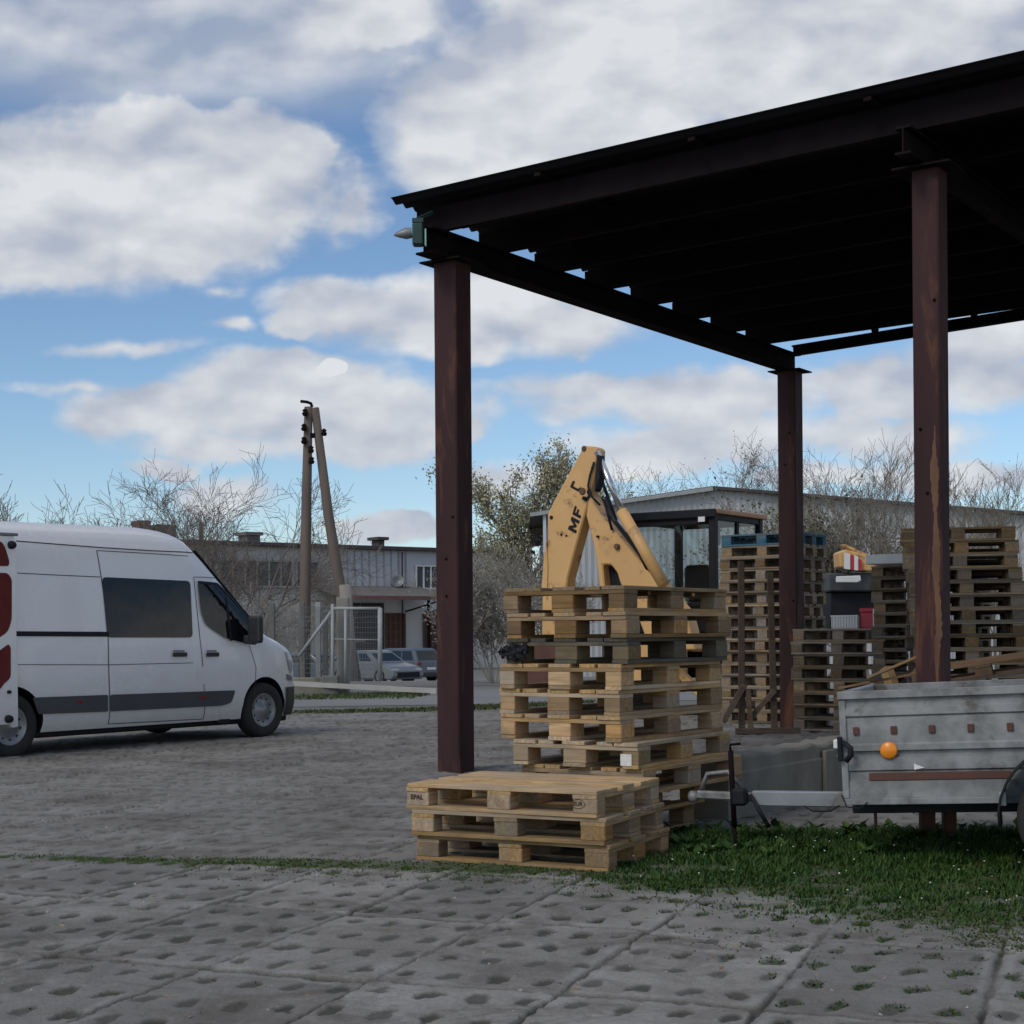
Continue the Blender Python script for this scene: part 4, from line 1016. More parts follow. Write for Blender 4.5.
# tower and bucket
mb = MB(); mb.box6(-.65, -.2, .35, 1.15, .35, 1.1); mb.build('swing_post', yl, dig, .03)
arm([(540, 636), (566, 636), (570, 660), (558, 690), (535, 686), (528, 664)], .6, 'bucket', M['rustbrown'], 0, .02)
for y_ in (-.35, 1.85):
    MB().bar((-.5, y_, .05), (-.5, .75, 1.0), .14, .12).build('stabiliser_leg', yl, dig, .02)
# ================= van
VF = Vector((.574, .819, 0)).normalized(); VL = Vector((-VF.y, VF.x, 0)); VO = Vector((-5.128, 16.1, 0))
van = thing('delivery_van', 'white high roof delivery van with its rear door folded open along its side', 'van')
VX = frame(van, VO, VF)
VW = 2.03
ZTOP = [(-1.02, 2.26), (-1.0, 2.33), (-.93, 2.40), (-.6, 2.43), (0, 2.45), (1.4, 2.475), (1.9, 2.48), (2.2, 2.46), (2.45, 2.41), (2.6, 2.345), (2.75, 2.23), (2.97, 2.02), (3.45, 1.56), (3.72, 1.31), (3.88, 1.225), (4.05, 1.17), (4.25, 1.08), (4.4, .97), (4.49, .82), (4.53, .64)]
def interp(tb, x):
    if x <= tb[0][0]: return tb[0][1]
    for (a, b), (c, d) in zip(tb, tb[1:]):
        if x <= c: return b+(d-b)*(x-a)/(c-a)
    return tb[-1][1]
def plan(t_): return interp([(-1.02, .07), (-.99, .025), (-.9, 0), (3.55, 0), (3.9, .02), (4.15, .065), (4.32, .13), (4.44, .23), (4.5, .36), (4.53, .48)], t_)
def zin(z): return interp([(.24, .055), (.34, .02), (.42, .0), (.95, 0), (2.25, .115), (2.38, .135), (2.5, .17)], z)
def rndf(f_): return interp([(0, 0), (.80, 0), (.88, .008), (.93, .025), (.97, .06), (1.0, .13)], f_)
ZS = .245
def S(t_, z, off=0.0):
    zt = interp(ZTOP, t_); f_ = (z-ZS)/(zt-ZS)
    return Vector((t_, plan(t_)+zin(z)+rndf(f_)*min(1, (zt-.5))-off, z))
FR = [0, .03, .06, .12, .2, .3, .4, .5, .6, .7, .8, .86, .91, .945, .97, .988, 1.0]
TS = [-1.02, -1.0, -.97, -.92, -.8, -.5, -.2, 0, .3, .6, 1, 1.4, 1.7, 1.9, 2.1, 2.25, 2.4, 2.5, 2.6, 2.7, 2.82, 2.95, 3.1, 3.28, 3.45, 3.6, 3.72, 3.8, 3.88, 3.96, 4.05, 4.15, 4.25, 4.33, 4.4, 4.45, 4.49, 4.515, 4.53]
rings = []
for t_ in TS:
    zt = interp(ZTOP, t_); r_ = []
    for f_ in FR: r_.append(S(t_, ZS+f_*(zt-ZS)))
    y1 = r_[-1].y
    crown = [(.15, .014), (.5, .022), (.85, .014)]
    for a_, h_ in crown: r_.append(Vector((t_, y1+(VW-2*y1)*a_, zt+h_*(1 if t_ < 4.3 else .4))))
    for q in reversed(r_[:len(FR)]): r_.append(Vector((q.x, VW-q.y, q.z)))
    rings.append(r_)
K = len(rings[0]); mb = MB()
mb.add([p for r_ in rings for p in r_], [(i*K+k, i*K+(k+1) % K, (i+1)*K+(k+1) % K, (i+1)*K+k) for i in range(len(rings)-1) for k in range(K)], 0, True)
n0 = (len(rings)-1)*K
mb.f += [list(range(K))[::-1], [n0+k for k in range(K)]]; mb.m += [0, 0]; mb.sm += [False, False]
body = mb.build('body', [M['vanwhite'], M['black']], van)
def boolcut(o, cutters):
    for c in cutters:
        md = o.modifiers.new('cut', 'BOOLEAN'); md.operation = 'DIFFERENCE'; md.object = c; md.solver = 'EXACT'
        try: md.material_mode = 'TRANSFER'
        except Exception: pass
    bpy.context.view_layer.update()
    dg = bpy.context.evaluated_depsgraph_get(); me = bpy.data.meshes.new_from_object(o.evaluated_get(dg)); o.modifiers.clear(); o.data = me
    for c in cutters: bpy.data.objects.remove(c)
WB = 3.70; cut = []
for t_ in (0, WB):
    for y_ in (-.05, VW-.35):
        c_ = MB().lathe([(.0005, 0), (.395, 0), (.395, .40), (.0005, .40)], (t_, y_, .345), (0, 1, 0), 40, 0, False).build('cutter', M['black'], van); cut.append(c_)
boolcut(body, cut)
try: body.data.set_sharp_from_angle(angle=math.radians(38))
except Exception: pass
def side_uv(px, py):
    p = VX @ PLN(px, py, VO, -VL); 
    for _ in range(3):
        q = S(p.x, p.z, 0); p = VX @ PLN(px, py, VO+VL*q.y, -VL)
    return (p.x, p.z)
def patch(uv, nm, mtl, off=.004, par=None, cuts=3, thick=True):
    bm = bmesh.new(); vs = [bm.verts.new((a, b, 0)) for a, b in uv]; bm.faces.new(vs)
    bmesh.ops.triangulate(bm, faces=bm.faces[:]); bmesh.ops.subdivide_edges(bm, edges=bm.edges[:], cuts=cuts, use_grid_fill=True)
    for v_ in bm.verts: v_.co = S(v_.co.x, v_.co.y, off)
    me = bpy.data.meshes.new(nm); bm.to_mesh(me); bm.free(); me.materials.append(mtl)
    for p in me.polygons: p.use_smooth = True
    o = bpy.data.objects.new(nm, me); COL.objects.link(o); o.parent = par or van; return o
def rounded(uv, r_=.05, n=5):
    out = []; N = len(uv)
    for i in range(N):
        a, b, c = Vector(uv[i-1]), Vector(uv[i]), Vector(uv[(i+1) % N]); ra = min(r_, (a-b).length*.45, (c-b).length*.45)
        p, q = b+(a-b).normalized()*ra, b+(c-b).normalized()*ra
        for k in range(n+1):
            s_ = k/n; out.append(tuple(p*(1-s_)**2+b*2*s_*(1-s_)+q*s_**2))
    return out
def uvs(*pp): return [side_uv(*p) for p in pp]
def line(uv, w_, nm, mtl, off=.003, par=None):
    """thin seam following the body side"""
    mb = MB(); vs = []; N = []
    for (a, b) in zip(uv, uv[1:]):
        for k in range(9): N.append(Vector(a).lerp(Vector(b), k/8))
    for i, p in enumerate(N):
        d = (N[min(i+1, len(N)-1)]-N[max(i-1, 0)]).normalized(); nn = Vector((-d.y, d.x))
        for s_ in (-1, 1):
            q = p+nn*s_*w_/2; vs.append(S(q.x, q.y, off))
    mb.add(vs, [(2*i, 2*i+1, 2*i+3, 2*i+2) for i in range(len(N)-1)]); return mb.build(nm, mtl, par or body)
sm_ = M['seam']
w1 = patch(rounded(uvs((101.5, 577), (190, 581), (192.5, 637.5), (107, 637.5)), .06), 'side_window', M['darkglass'], .006)
cw = rounded(uvs((196.5, 582), (216, 584), (229, 596), (247, 618), (249, 644.5), (224, 638), (205, 625), (200, 612)), .05)
patch(cw, 'cab_window', M['darkglass'], .020, cuts=7)
# lighter view through the cab glass and the window divider
patch(uvs((222.0, 590), (224, 592), (231, 641), (228.5, 640.5)), 'window_divider', M['black'], .024)
line([*uvs((196.5, 582), (216, 584), (229, 596), (247, 618))], .03, 'window_seal', M['black'], .024)
line(uvs((17, 573), (60, 575.2), (100, 577)), .009, 'panel_seam', sm_)
line(uvs((16, 541), (100, 547.5), (150, 550.6), (196, 553)), .012, 'roof_seam', sm_)
line(uvs((16, 664.5), (108, 664.8)), .007, 'panel_seam', sm_); line(uvs((108, 664.8), (193, 662.8)), .007, 'panel_seam', sm_)
line(uvs((96.5, 550.5), (103, 590), (108, 636), (108.5, 665), (108, 724)), .012, 'door_seam', sm_)
line(uvs((96.5, 550.5), (150, 553.5), (188, 556)), .008, 'door_seam', sm_)
line(uvs((193.5, 577), (200, 640), (203.5, 680), (203, 719)), .010, 'door_seam', sm_)
line(uvs((193.5, 577), (206, 577.3), (216, 578.2)), .008, 'door_seam', sm_)

line(uvs((108, 724), (203, 719)), .009, 'door_seam', sm_)
line(uvs((249, 645), (256, 668), (250, 716)), .008, 'door_seam', sm_)
patch(uvs((197, 666.5), (204, 666.5), (204.5, 684), (198, 684)), 'fuel_flap', M['vanwhite'], .004)
patch(uvs((15.5, 631.2), (108.5, 631.8), (108.5, 636.6), (15.5, 636.2)), 'slide_rail', M['black'], .010)
rs1 = patch(rounded(uvs((32, 697.5), (107.5, 694.8), (107.5, 711.5), (38, 714.2)), .02), 'rub_strip', M['rubstrip'], .012)
rs2 = patch(rounded(uvs((109, 694.7), (235, 690.2), (231, 702.5), (222, 705.6), (109, 711.4)), .04), 'rub_strip', M['rubstrip'], .012)
for a_ in ((79, 702.3), (202, 697.6)):
    patch(rounded(uvs((a_[0]-4, a_[1]-1.6), (a_[0]+3, a_[1]-1.8), (a_[0]+4, a_[1]+1.2), (a_[0]-3, a_[1]+1.6)), .01), 'marker_lamp', M['redlens'], .018)
for a_, b_ in ((171.5, 186), (205, 218)):
    patch(rounded(uvs((a_, 652.5), (b_, 652.3), (b_, 656.6), (a_, 656.8)), .015), 'door_handle', M['blackplastic'], .022)
    patch(rounded(uvs((a_+1, 650.2), (b_-2, 650.2), (b_-2, 651.8), (a_+1, 651.8)), .01), 'door_handle', M['grey'], .012)
# wheel-arch lips, wheels, sills
for t_ in (0, WB):
    for y_ in (0.12, VW-.12):
        wr = bpy.data.objects.new('wheel', None); COL.objects.link(wr); wr.parent = van
        wheel(wr, (t_, y_, .335), (0, -1 if y_ < 1 else 1, 0), .335, .215, M['rim'])
MB().box6(-.85, 4.2, .12, VW-.12, .18, .30).build('underbody', M['black'], van, .02)
for s_ in (-1, 1):
    MB().box6(2.95+s_*.0, 3.15, .05, .2, .20, .27).build('jack_point', M['black'], van, .01) if s_ > 0 else None
# front bumper shell, lamps, mirror
def shellpatch(t0, t1, z0, z1, nm, mtl, off, n=14, m=6):
    mb = MB(); vs = []
    for i in range(n+1):
        for k in range(m+1):
            vs.append(S(t0+(t1-t0)*i/n, z0+(z1-z0)*k/m, off))
    mb.add(vs, [(i*(m+1)+k, i*(m+1)+k+1, (i+1)*(m+1)+k+1, (i+1)*(m+1)+k) for i in range(n) for k in range(m)], 0, True); return mb.build(nm, mtl, van)
bp = shellpatch(4.10, 4.53, .25, .60, 'front_bumper', M['blackplastic'], .014)
mb = MB(); vs = []
ya = S(4.53, .3).y
mb.box6(4.515, 4.56, ya-.02, VW-ya+.02, .26, .60); mb.build('bumper_face', M['blackplastic'], bp, .02)
MB().box6(4.50, 4.545, ya+.05, VW-ya-.05, .64, .84).build('front_grille', M['blackplastic'], van, .02)
patch(rounded(uvs((284.5, 651), (289.5, 653), (292.5, 668), (290.5, 674), (287.5, 664)), .03), 'headlight', glass_mat('headlight_lens', (.42, .45, .47), .1), .010)
patch(uvs((286, 674), (291.5, 676), (292, 681), (287, 680)), 'indicator', M['grey'], .010)
mr = bpy.data.objects.new('wing_mirror', None); COL.objects.link(mr); mr.parent = van
def mp(px, py, out=.16): return VX @ PLN(px, py, VO-VL*out, -VL)
a_ = mp(255, 616); b_ = mp(255, 643)
mb = MB(); mb.box(((a_.x+b_.x)/2, -.17, (a_.z+b_.z)/2), (.09, .20, .33)); mb.build('mirror_housing', M['blackplastic'], mr, .052, 4)
mb = MB(); mb.bar((3.36, .02, 1.2), (3.40, -.14, 1.18), .10, .10); mb.build('mirror_arm', M['blackplastic'], mr, .02)
# windscreen
mb = MB(); vs = []
for i in range(11):
    t_ = 2.74+(3.70-2.74)*i/10; zt = interp(ZTOP, t_); y1 = S(t_, zt-.0).y-.06; q = []
    for k in range(9):
        a = k/8; cr = .03*math.sin(PI*a)**.7 if 0 < a < 1 else 0
        vs.append(Vector((t_, y1+(VW-2*y1)*a, zt+cr+.008)))
mb.add(vs, [(i*9+k, i*9+k+1, (i+1)*9+k+1, (i+1)*9+k) for i in range(10) for k in range(8)], 0, True); mb.build('windscreen', M['carglass'], van)
# rear door folded forward against the side: its inner face shows
dr = bpy.data.objects.new('rear_door', None); COL.objects.link(dr); dr.parent = van; dr['label'] = 'open rear door showing its red trimmed inner face'
yd0 = -.13
def dpt(px, py): 
    p = VX @ PLN(px, py, VO+VL*(yd0-.035), -VL); return (p.x, p.z)
mb = MB()
t1 = dpt(17, 600)[0]
ol = [(-.98, .62), (-.98, 2.20), (-.90, 2.27), (t1-.03, 2.27), (t1, 2.22), (t1, dpt(17, 663)[1]), (t1+.012, dpt(17, 664)[1]), (t1+.012, dpt(17, 727)[1]), (t1-.06, dpt(12, 728)[1]), (-.15, .36), (-.6, .36)]
mb.prism([Vector((a, yd0, b)) for a, b in ol], (0, .05, 0)); mb.build('door_shell', M['vanwhite'], dr, .012, 2)
for nm, pxs in (('trim_panel', ((-22, 546), (2, 541), (6, 549), (9.5, 561), (9, 566), (-22, 566))), ('trim_panel', ((-22, 572), (8, 573), (12, 579), (12, 620), (8, 632), (-4, 640), (-22, 641))), ('trim_panel', ((-22, 664), (-2, 652), (9, 644), (11, 648), (11, 678), (4, 684), (0, 690), (-22, 692)))):
    MB().prism([Vector((a, yd0-.029, b)) for a, b in rounded([dpt(*q) for q in pxs], .05)], (0, .008, 0)).build(nm, M['redtrim'], dr)
for q in ((11.5, 545), (8.5, 719)):
    a, b = dpt(*q); MB().lathe([(.0005, -.05), (.034, -.05), (.042, -.02), (.042, .0), (.0005, 0)], (a, yd0-.025, b), (0, 1, 0), 12).build('door_buffer', M['black'], dr)
a, b = dpt(9, 692); MB().lathe([(.0005, -.03), (.018, -.03), (.018, .0), (.0005, 0)], (a, yd0-.025, b), (0, 1, 0), 12).build('latch_hole', M['black'], dr)
for z_ in (.8, 1.5, 2.05): MB().box6(-1.04, -.96, -.11, .03, z_, z_+.08).build('hinge', M['vanwhite'], dr, .01)
MB().box6(-1.02, t1+.02, yd0-.04, yd0+.03, 2.272, 2.30).build('door_cap', M['grey'], dr, .004)

# ================= two parked cars beyond the gate
def car(label, loc_, hd, paint, L=4.4, Hh=1.6, kind='suv'):
    o = thing('parked_car', label, 'car', loc_, math.atan2(hd.y, hd.x)); W = 1.78
    if kind == 'suv':
        low = [(-L/2, .45), (-L/2+.02, .95), (-L/2+.12, 1.02), (L/2-1.2, 1.0), (L/2-.25, .86), (L/2-.03, .7), (L/2, .4), (L/2-.1, .24), (-L/2+.1, .26)]
        cabn = [(-L/2+.10, 1.0), (-L/2+.42, Hh-.09), (-L/2+.65, Hh), (.15, Hh), (.55, Hh-.07), (L/2-1.22, .99)]
    else:
        low = [(-L/2, .42), (-L/2+.03, .86), (-L/2+.15, .93), (L/2-1.15, .92), (L/2-.3, .74), (L/2-.04, .58), (L/2, .36), (L/2-.1, .2), (-L/2+.1, .22)]
        cabn = [(-L/2+.12, .91), (-L/2+.6, Hh-.06), (-L/2+.9, Hh), (.05, Hh), (.35, Hh-.05), (L/2-1.05, .91)]
    MB().prism([Vector((x_, 0, z_)) for x_, z_ in low], (0, W, 0)).build('body', paint, o, .07, 3)
    mb = MB(); n = len(cabn)
    vs = []
    for s_ in (-1, 1):
        for x_, z_ in cabn: vs.append(Vector((x_, s_*(W/2-.06-.16*(z_-.9)/(Hh-.9)), z_)))
    mb.add(vs, [list(range(n)), list(range(n, 2*n))[::-1]]+[(i, (i+1) % n, n+(i+1) % n, n+i) for i in range(n)]); mb.build('cabin', paint, o, .05, 2)
    def gl(pts, nm='window'): MB().add([Vector(p) for p in pts], [tuple(range(len(pts)))]).build(nm, M['carglass'], o)
    zb = 1.06 if kind == 'suv' else .97; zt_ = Hh-.12
    def hw(z): return W/2-.06-.16*(z-.9)/(Hh-.9)+.006
    xr = lambda z: interp([(cabn[0][1], cabn[0][0]), (cabn[1][1], cabn[1][0])], z); xf = lambda z: interp([(cabn[5][1], -cabn[5][0]), (cabn[4][1], -cabn[4][0])], z)*-1
    for s_ in (-1, 1):
        for a, b in ((.06, .33), (.36, .64), (.67, .93)):
            q = lambda f_, z: xr(z)+.08+(xf(z)-xr(z)-.16)*f_
            gl([(q(a, zb), s_*hw(zb), zb), (q(b, zb), s_*hw(zb), zb), (q(b, zt_), s_*hw(zt_), zt_), (q(a, zt_), s_*hw(zt_), zt_)], 'side_window')
    gl([(xr(zb)-.012, -hw(zb)+.14, zb), (xr(zb)-.012, hw(zb)-.14, zb), (xr(zt_)-.012, hw(zt_)-.14, zt_), (xr(zt_)-.012, -hw(zt_)+.14, zt_)], 'rear_window')
    gl([(xf(zb)+.012, -hw(zb)+.12, zb), (xf(zb)+.012, hw(zb)-.12, zb), (xf(zt_)+.012, hw(zt_)-.12, zt_), (xf(zt_)+.012, -hw(zt_)+.12, zt_)], 'windscreen')
    for x_ in (-L/2+.85, L/2-.85):
        for s_ in (-1, 1):
            wr = bpy.data.objects.new('wheel', None); COL.objects.link(wr); wr.parent = o
            wheel(wr, (x_, s_*(W/2-.085), .33), (0, s_, 0), .33, .2, M['rim'], False)
    zl = .80 if kind == 'suv' else .66
    for s_ in (-1, 1):
        MB().box((-L/2+.03, s_*(W/2-.16), zl+.10), (.08, .24, .16)).build('tail_light', M['redlens'], o, .02)
        MB().box((L/2-.14, s_*(W/2-.22), zl-.06), (.2, .34, .12)).build('headlight', M['chrome'], o, .03)
    MB().box((L/2-.015, 0, .40), (.05, 1.3, .22)).build('grille', M['black'], o, .02)
    MB().box((-L/2+.0, 0, .66), (.03, .52, .11)).build('number_plate', M['white'], o, .004)
    MB().box((-L/2+.0, 0, .36), (.06, 1.5, .16)).build('rear_bumper', M['blackplastic'], o, .02)
    return o
def gpt(px, Y):
    p = P(px, 600, Y); return Vector((p.x, Y, float(dip(np.array(Y)))+.006))
car('blue grey parked car with its dark rear window facing the yard', gpt(399, 74), Vector((-.72, .69, 0)).normalized(), M['carblue'])
car('low silver parked hatchback standing half behind the wire gate', gpt(374, 67), Vector((.74, -.67, 0)).normalized(), M['carsilver'], 4.2, 1.42, 'hatch')
car('silver parked car mostly hidden behind the van front and the pole', gpt(312, 74), Vector((.9, -.43, 0)).normalized(), M['carblue'], 4.2, 1.42, 'hatch')
wt = mat('pale_painted_steel', (.33, .34, .335), (.26, .27, .265), .6)
# ================= long two-storey building
WD = Vector((.797, .604, 0)).normalized(); WN = Vector((WD.y, -WD.x, 0))
WA = P(190, 540, 93.4); zR = WA.z; WA.z = 0
bld = thing('workshop_building', 'long two storey workshop with stained grey walls and pale ground floor behind the gate', 'building', WA, 0)
WX = frame(bld, WA, WD)            # local x along the front, y into the building (left of WD = away), z up
def wl(px, py, off=0.0):
    p = WX @ PLN(px, py, WA+WN*off, WN); return p
def wrect(x0, y0, x1, y1, nm, mtl, off, thick=.08, par=None, bev=0):
    a = wl(x0, y0); b = wl(x1, y1); zz0, zz1 = sorted((a.z, b.z))
    return MB().box6(a.x, b.x, -off-thick/2, -off+thick/2, zz0, zz1).build(nm, mtl, par or bld, bev)
x350 = wl(350, 560).x; x345 = wl(345, 560).x; xend = wl(527, 560).x; zg = -1.1; zmid = wl(400, 588).z
MB().box6(-26, x345, 0, 12, zg, zR-.25).build('stained_wall', M['render'], bld)
MB().box6(x345+.01, xend, .0, 12, zmid+.02, zR-.25).build('panel_wall', M['panel'], bld)
MB().box6(x345+.01, xend, -.06, 12, zg, zmid).build('pale_wall', M['whiteband'], bld)
MB().box6(-26.4, xend+.4, -.45, 12.4, zR-.25, zR).build('roof', M['roofdark'], bld, .03)
mb = MB()
for k in range(9):
    px = 347+k*7.3; a = wl(px, 551); b = wl(px, 586.5); mb.box6(a.x-.05, a.x+.05, -.05, .0, b.z, a.z)
mb.build('panel_joint', mat('pale_joint', (.34, .345, .36), rough=.8), bld)
def window(x0, y0, x1, y1, n, glass=M['pane'], fr=M['white']):
    f_ = bpy.data.objects.new('window', None); COL.objects.link(f_); f_.parent = bld
    wrect(x0, y0, x1, y1, 'pane', glass, .03, .04, f_)
    mb = MB(); a = wl(x0, y0); b = wl(x1, y1); w_ = .09
    for k in range(n+1):
        x_ = a.x+(b.x-a.x)*k/n; mb.box6(x_-w_/2, x_+w_/2, -.13, -.055, b.z-.002, a.z+.002)
    mb.build('frame', fr, f_)
    MB().box6(a.x-.1, b.x+.1, -.14, -.052, a.z+.004, a.z+.10).build('lintel', fr, f_); MB().box6(a.x-.1, b.x+.1, -.2, -.052, b.z-.12, b.z-.004).build('sill', fr, f_)
    return f_
dw = mat('grey_window_frame', (.33, .32, .30), rough=.7)
window(220, 560.5, 292, 586, 6, M['pane'], dw); window(296, 562, 318, 586, 2, M['pane'], dw)
window(415.5, 566.5, 437.5, 588, 3); window(474, 567, 498, 580, 3); window(448, 567, 468, 587, 3)
window(345.5, 612, 362, 640, 2, M['pane'], dw)
window(228, 612, 246, 650, 2, M['pane'], dw); window(258, 612, 276, 650, 2, M['pane'], dw)
def gate_leaf(x0, y0, x1, y1, lab):
    g_ = wrect(x0, y0, x1, y1, 'roller_gate', M['browngate'], .10, .06)
    mb = MB(); a = wl(x0, y0); b = wl(x1, y1)
    for k in range(7):
        z_ = b.z+(a.z-b.z)*k/6; mb.box6(a.x, b.x, -.17, -.133, z_-.03, z_+.03)
    for k in range(5):
        x_ = a.x+(b.x-a.x)*k/4; mb.box6(x_-.04, x_+.04, -.20, -.171, b.z, a.z)
    mb.build('gate_bars', mat('gate_bar', (.19, .115, .095), rough=.7), g_)
gate_leaf(384, 613.5, 404, 668, ''); gate_leaf(422, 611.5, 440, 668, ''); gate_leaf(448, 611.5, 470, 668, '')
wrect(400.5, 552, 401.9, 668, 'downpipe', M['roofdark'], .16, .12); wrect(439, 552, 440, 668, 'downpipe', M['roofdark'], .16, .12)
# satellite dish
c_ = wl(401.5, 582); MB().lathe([(.0005, 0), (.2, .03), (.34, .10), (.42, .18), (.41, .19), (.33, .115), (.0005, .02)], (c_.x-.5, -.3, c_.z), (-.5, -.8, .35), 18).build('satellite_dish', M['grey'], bld)
# porch canopy
def cpt(px, py, out): p = wl(px, py, out); return p
a = wl(346, 591); b = wl(420, 600)
mb = MB(); mb.prism([Vector((a.x-2.2, -2.0, 0)), Vector((a.x-2.2, -.06, 0)), Vector((b.x, -.06, 0)), Vector((b.x+.2, -3.4, 0)), Vector((a.x-1.5, -3.4, 0))], (0, 0, .18))
for i, v_ in enumerate(mb.v): mb.v[i] = (v_[0], v_[1], v_[2]+a.z+.25+.22*v_[1])
cn = mb.build('porch_canopy', M['felt'], bld)
mb = MB(); mb.bar((a.x-1.6, -3.42, a.z-.50), (b.x+.25, -3.42, a.z-.50), .10, .24); mb.build('canopy_edge', M['canopybrown'], cn)
mb = MB(); mb.bar((a.x+4.3, -3.0, zg), (a.x+4.3, -3.0, a.z-.45), .14, .14); mb.bar((a.x+4.3, -3.0, a.z-1.5), (a.x+6.6, -3.1, a.z-.55), .09, .09)
mb.bar((b.x-1.2, -.1, a.z-1.3), (b.x+.1, -3.0, a.z-.5), .09, .09); mb.build('canopy_strut', M['darksteel'], cn)
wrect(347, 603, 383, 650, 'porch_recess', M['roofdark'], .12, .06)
# chimneys and vents on the roof
def roofbox(x0, y0, x1, nm, mtl, dep=.9, capw=.15, back=3.0):
    a = wl(x0, y0, -back); b = wl(x1, y0, -back)
    # stands a little back from the front edge
    o = MB().box6(a.x+.1, b.x-.1, back-dep/2, back+dep/2, zR+.002, a.z-.25).build(nm, mtl, bld)
    MB().box6(a.x+.1-capw, b.x-.1+capw, back-dep/2-capw, back+dep/2+capw, a.z-.25, a.z-.05).build('cap', mtl, o); return o
roofbox(374, 536.5, 382, 'chimney', M['roofdark'], .9, .22); roofbox(241, 531.5, 257, 'roof_vent', M['felt'], 1.2)
roofbox(134, 520, 147.5, 'chimney', mat('red_brick', (.14, .08, .065), (.10, .06, .05), .9), 1.2, .03); roofbox(152, 524, 173, 'roof_vent', M['roofdark'], 1.2, .05)
c_ = wl(216, 540); MB().tube([(c_.x, 2, zR), (c_.x, 2, zR+1.25)], .14, 8).build('flue', M['browngate'], bld)
# low lean-to behind the middle post
a = wl(437, 546); 

# ================= grey hall on the right
hx0 = P(531, 600, 82).x; hx1 = P(1075, 600, 82).x; zA = P(712, 487, 82).z; zE0 = P(531, 513, 82).z; zE1 = P(1075, 517, 82).z; xa = P(712, 487, 82).x
hall = thing('storage_hall', 'wide grey metal hall with a shallow gable behind the digger', 'building', (hx0, 82, -1), 0)
def hp(x_, y_, z_): return Vector((x_-hx0, y_, z_+1))
mh = mat('grey_blue_cladding', (.42, .43, .435), (.34, .35, .355), .7, 0, .25, (1, 1, .15), dirt=(.23, .22, .17), dirt_amt=.46, dirt_scale=.12)
xb = P(548, 600, 82).x
mb = MB()
# ribbed gable wall
N = 170; top = lambda x_: zE0+(zA-zE0)*(x_-hx0)/(xa-hx0) if x_ < xa else zA+(zE1-zA)*(x_-xa)/(hx1-xa)
vs = []
for i in range(N+1):
    x_ = xb+(hx1-xb)*i/N
    for f_ in (0, 1): vs.append(hp(x_, .06*(i % 2), -1.2 if f_ == 0 else top(x_)-.10))
mb.add(vs, [(2*i, 2*i+1, 2*i+3, 2*i+2) for i in range(N)])
mb.build('gable_wall', mh, hall)
mb = MB(); mb.prism([hp(xb+.1, 15, -1.2), hp(hx1, 15, -1.2), hp(hx1, 15, zE1-.4), hp(xa, 15, zA-.4), hp(xb+.1, 15, top(xb)-.4)], (0, 29.6, 0)); mb.build('hall_body', mh, hall)
mb = MB(); mb.prism([hp(hx0, 15, zE0-.16), hp(xa, 15, zA-.14), hp(hx1+.3, 15, zE1-.14), hp(hx1+.3, 15, zE1+.02), hp(xa, 15, zA+.02), hp(hx0, 15, zE0+.0)], (0, 30.8, 0)); mb.build('hall_roof', M['roofdark'], hall)
mb = MB(); mb.bar(hp(hx0-.02, -.42, zE0-.12), hp(xb+8.6, -.42, top(xb+8.6)-.12), .08, .2); mb.build('pale_verge', wt, hall)
MB().bar(hp(xb-.15, -.1, -1.2), hp(xb-.15, -.1, top(xb)-.15), .16, .3).build('corner_trim', M['panel'], hall)

# ================= A-frame power pole
po = gpt(305, 50); pp = thing('power_pole', 'leaning two legged weathered power pole rising behind the wire gate', 'pole', po)
def pw(x_, y_, dY=0.0): return P(x_, y_, 50+dY)-po
MB().tube([Vector((pw(304, 640).x, 0, -.3)), pw(305, 600), pw(306.5, 500), pw(308.5, 407)], [.19, .18, .16, .13], 10).build('leg', M['polewood'], pp)
MB().tube([Vector((pw(357, 690).x, 0, -.3)), pw(342, 600), pw(328, 512), pw(315, 408)], [.20, .18, .16, .13], 10).build('leg', M['polewood'], pp)
MB().tube([Vector((pw(353, 685).x, -.3, -.3)), Vector((pw(346, 585).x, -.3, pw(346, 585).z))], [.22, .19], 8).build('concrete_foot', M['concgrey'], pp)
MB().bar(pw(309, 436), pw(318, 435), .2, .14).build('cross_bar', M['darksteel'], pp)
MB().tube([pw(312, 407), pw(311, 403.5), pw(307, 402), pw(300.5, 401.3)], .05, 6).build('hook', M['darksteel'], pp)
for x_, y_ in ((305, 412), (304, 427), (304, 440), (311, 449), (311.5, 460), (324, 432)):
    MB().lathe([(.0005, -.12), (.07, -.12), (.10, -.04), (.06, .0), (.09, .06), (.0005, .12)], pw(x_, y_, -.2), (0, 0, 1), 8).build('insulator', M['darksteel'], pp)

# ================= gate, fence and kerb at the yard exit
gZ = 33.0
go = P(335, 600, gZ); go.z = 0
gt_ = thing('wire_gate', 'pale steel sliding gate with wire mesh standing open beside the concrete post', 'gate', go)
def gp(x_, y_, dY=0.0): return P(x_, y_, gZ+dY)-go
def gbar(n, a, b, w_, mt_=wt): return MB().tube([a, b], w_, 8).build(n, mt_, gt_)
gbar('gate_post', gp(332.5, 705), gp(332.5, 604), .034); gbar('gate_post', gp(380, 681), gp(380, 608), .05)
gbar('top_rail', gp(333, 608.5), gp(381, 608.5), .035); gbar('brace', gp(332, 611), gp(299, 656), .035); gbar('gate_post', gp(345.5, 690), gp(345.5, 609), .03)
gbar('mid_rail', gp(333, 639), gp(380, 640), .012)
MB().bar(gp(284, 683), gp(437, 691, -.8), .12, .10).build('bottom_rail', mat('pale_rail', (.42, .41, .38), (.34, .33, .30), .7), gt_)
mb = MB()
